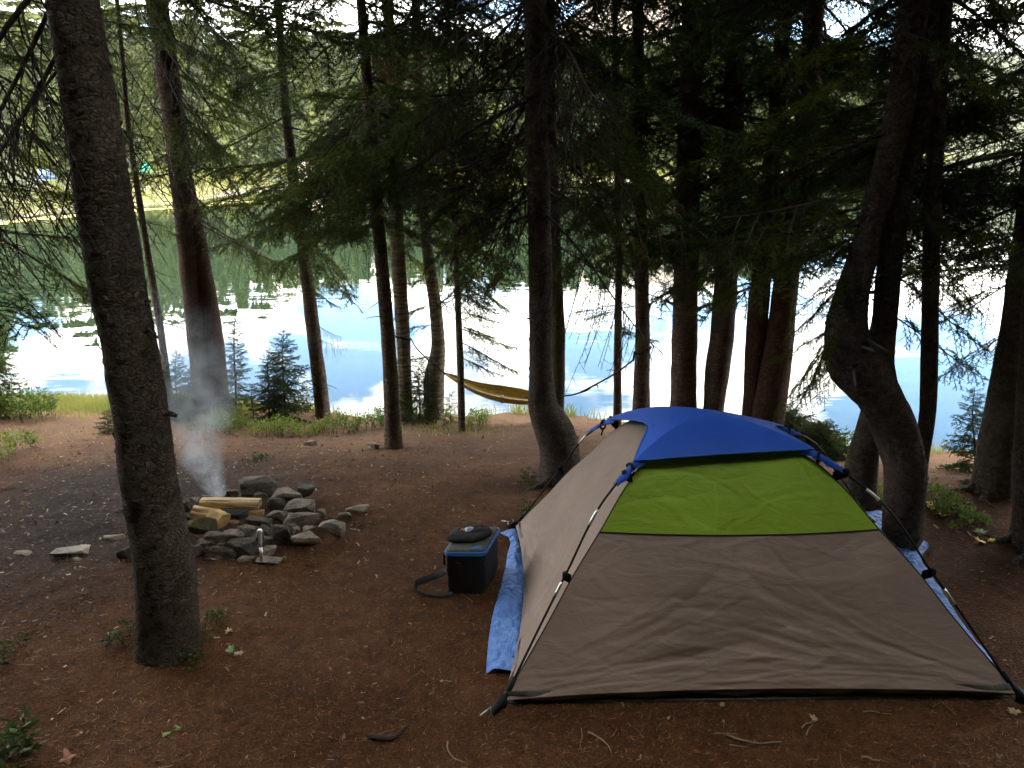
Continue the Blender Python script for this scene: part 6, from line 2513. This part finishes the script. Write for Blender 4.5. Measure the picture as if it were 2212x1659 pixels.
# stones of a fire ring before the chairs
m_ = MB()
p = far_pt(86, 411, 44.5)
for k_ in range(9):
    a = k_ * 0.7
    m_.box((math.cos(a) * 0.6, math.sin(a) * 0.5, 0.06), (0.3, 0.25, 0.2), rotz(a))
fr = m_.build('stone_ring', M['st_l'], None, p, smooth_=False)
tag(fr, 'ring of pale stones on the far beach before the two chairs', 'fire pit')
# teal tent on the far side
p = far_pt(322, 394, 62)
tt_ = empty('small_tent', p, 'tiny teal tent among the trees across the lake', 'tent')
m_ = MB()
V = [(-0.45, -0.5, 0), (0.45, -0.5, 0), (0.45, 0.5, 0), (-0.45, 0.5, 0), (0, 0, 0.85)]
m_.add(V, [(0, 1, 4), (1, 2, 4), (2, 3, 4), (3, 0, 4)])
m_.build('canopy', simple('teal_nylon', (0.02, 0.42, 0.30), 0.6), tt_, smooth_=False)
m_ = MB()
m_.add([(-0.15, -0.51, 0), (0.15, -0.51, 0), (0, -0.24, 0.5)], [(0, 1, 2)])
m_.build('door', simple('dark_teal', (0.01, 0.16, 0.13), 0.6), tt_, smooth_=False)

# wooden pier with railing
WD = simple('weathered_planks', (0.42, 0.36, 0.28), 0.85, noise_scale=3)
PD = 56.5
a0, a1 = at(640, 400, PD), at(712, 400, PD)
pier = empty('wooden_pier', (a0[0], PD, WATER), 'weathered wooden pier with a railing on the far shore', 'pier')
Wp = a1[0] - a0[0]
for k_ in range(12):
    m_ = MB()
    m_.box((Wp * (k_ + 0.5) / 12, 0, 0.62), (Wp / 12 - 0.03, 1.6, 0.06))
    m_.build('plank', WD, pier, smooth_=False)
for k_ in range(6):
    for sy in (-0.75, 0.75):
        m_ = MB()
        m_.box((Wp * k_ / 5, sy, 0.6), (0.10, 0.10, 2.1))
        m_.build('post', WD, pier, smooth_=False)
for sy in (-0.75, 0.75):
    for zz_ in (1.15, 1.62):
        m_ = MB()
        m_.box((Wp / 2, sy - 0.06, zz_), (Wp + 0.2, 0.05, 0.12))
        m_.build('rail', WD, pier, smooth_=False)

# floating weed along the left shore
m_ = MB()
r = np.random.default_rng(9)
for _ in range(160):
    t = r.uniform(0, 1)
    x = -22.5 + 8 * t + r.normal(0, 0.8)
    y = np.interp(x, [-22.5, -14.5], [25.0, 42]) + r.normal(0, 0.6)
    n = 9
    sx_, sy_ = r.uniform(0.15, 0.7), r.uniform(0.1, 0.3)
    V = [(x, y, WATER + 0.004 + r.uniform(0, 0.004))] + [(x + sx_ * math.cos(a) * r.uniform(0.7, 1.2), y + sy_ * math.sin(a) * r.uniform(0.7, 1.2), WATER + 0.005) for a in np.linspace(0, 6.28, n, endpoint=False)]
    m_.add(V, [(0, 1 + i, 1 + (i + 1) % n) for i in range(n)])
wd_ = m_.build('water_weed', simple('yellow_water_weed', (0.30, 0.26, 0.07), 0.8), smooth_=False)
tag(wd_, 'yellowish weed floating in a line off the left shore', 'water weed', kind='stuff')

# ------------------------------------------------------------------ unseen forest behind and beside the viewer, placed to shade the camp
WV, WF, wn_ = [], [], 0
FB = [far_tree_mesh('wood', 50 + s, 30, 13, 0.25, 1.6, 0.8) for s in range(3)]
spots = []
rr_ = random.Random(5)
while len(spots) < 85:
    x, y = rr_.uniform(-13, 13), rr_.uniform(-13, 8)
    if y > -0.9 and abs(x) < (3.3 + max(0, y) * 0.9 if x < 0 else 3.0 + max(0, y) * 0.62):
        continue
    if x < 0 and y > 3.2 or y > float(ylip(x)) - 0.5 or any((x - a) ** 2 + (y - c) ** 2 < 1.7 for a, c in spots):
        continue
    spots.append((x, y))
for i, (x, y) in enumerate(spots):
    h = rr_.uniform(9, 13)
    v_, f_ = FB[i % 3]
    vv = v_ * np.array([h * 1.0, h * 1.0, h])
    vv = vv @ rotz(rr_.uniform(0, 6.28)).T + np.array([x, y, -0.4])
    tc_ = vv.reshape(-1, 3, 3).mean(1)
    keep = ~((tc_[:, 1] > -0.6) & (np.abs(tc_[:, 0]) < 2.6 + 0.8 * np.maximum(tc_[:, 1], 0)) & (tc_[:, 2] < 4.6 + 0.3 * np.maximum(tc_[:, 1], 0)))
    vv = vv.reshape(-1, 3, 3)[keep].reshape(-1, 3)
    f_ = np.arange(len(vv)).reshape(-1, 3)
    WV.append(vv)
    WF.append(f_ + wn_)
    wn_ += len(vv)
wood = link('forest', np_mesh('forest', np.vstack(WV), np.vstack(WF), False), M['needle'])
tag(wood, 'dark spruce forest out of view around and behind the camp, placed to shade it', 'forest', kind='stuff')

# ------------------------------------------------------------------ thin haze over the lake
HAZE_D = 0.00022
m_ = MB()
m_.box((60, 380, 66), (1500, 900, 140))
m, N, L, b = mat_new('haze')
N.remove(b)
pv = N.new('ShaderNodeVolumePrincipled')
pv.inputs['Color'].default_value = (0.95, 0.95, 0.88, 1)
pv.inputs['Density'].default_value = HAZE_D
pv.inputs['Anisotropy'].default_value = 0.3
L.new(pv.outputs[0], N['Material Output'].inputs['Volume'])
hz = m_.build('haze', m, smooth_=False)
tag(hz, 'thin pale haze over the lake and the far wood', 'haze', kind='stuff')
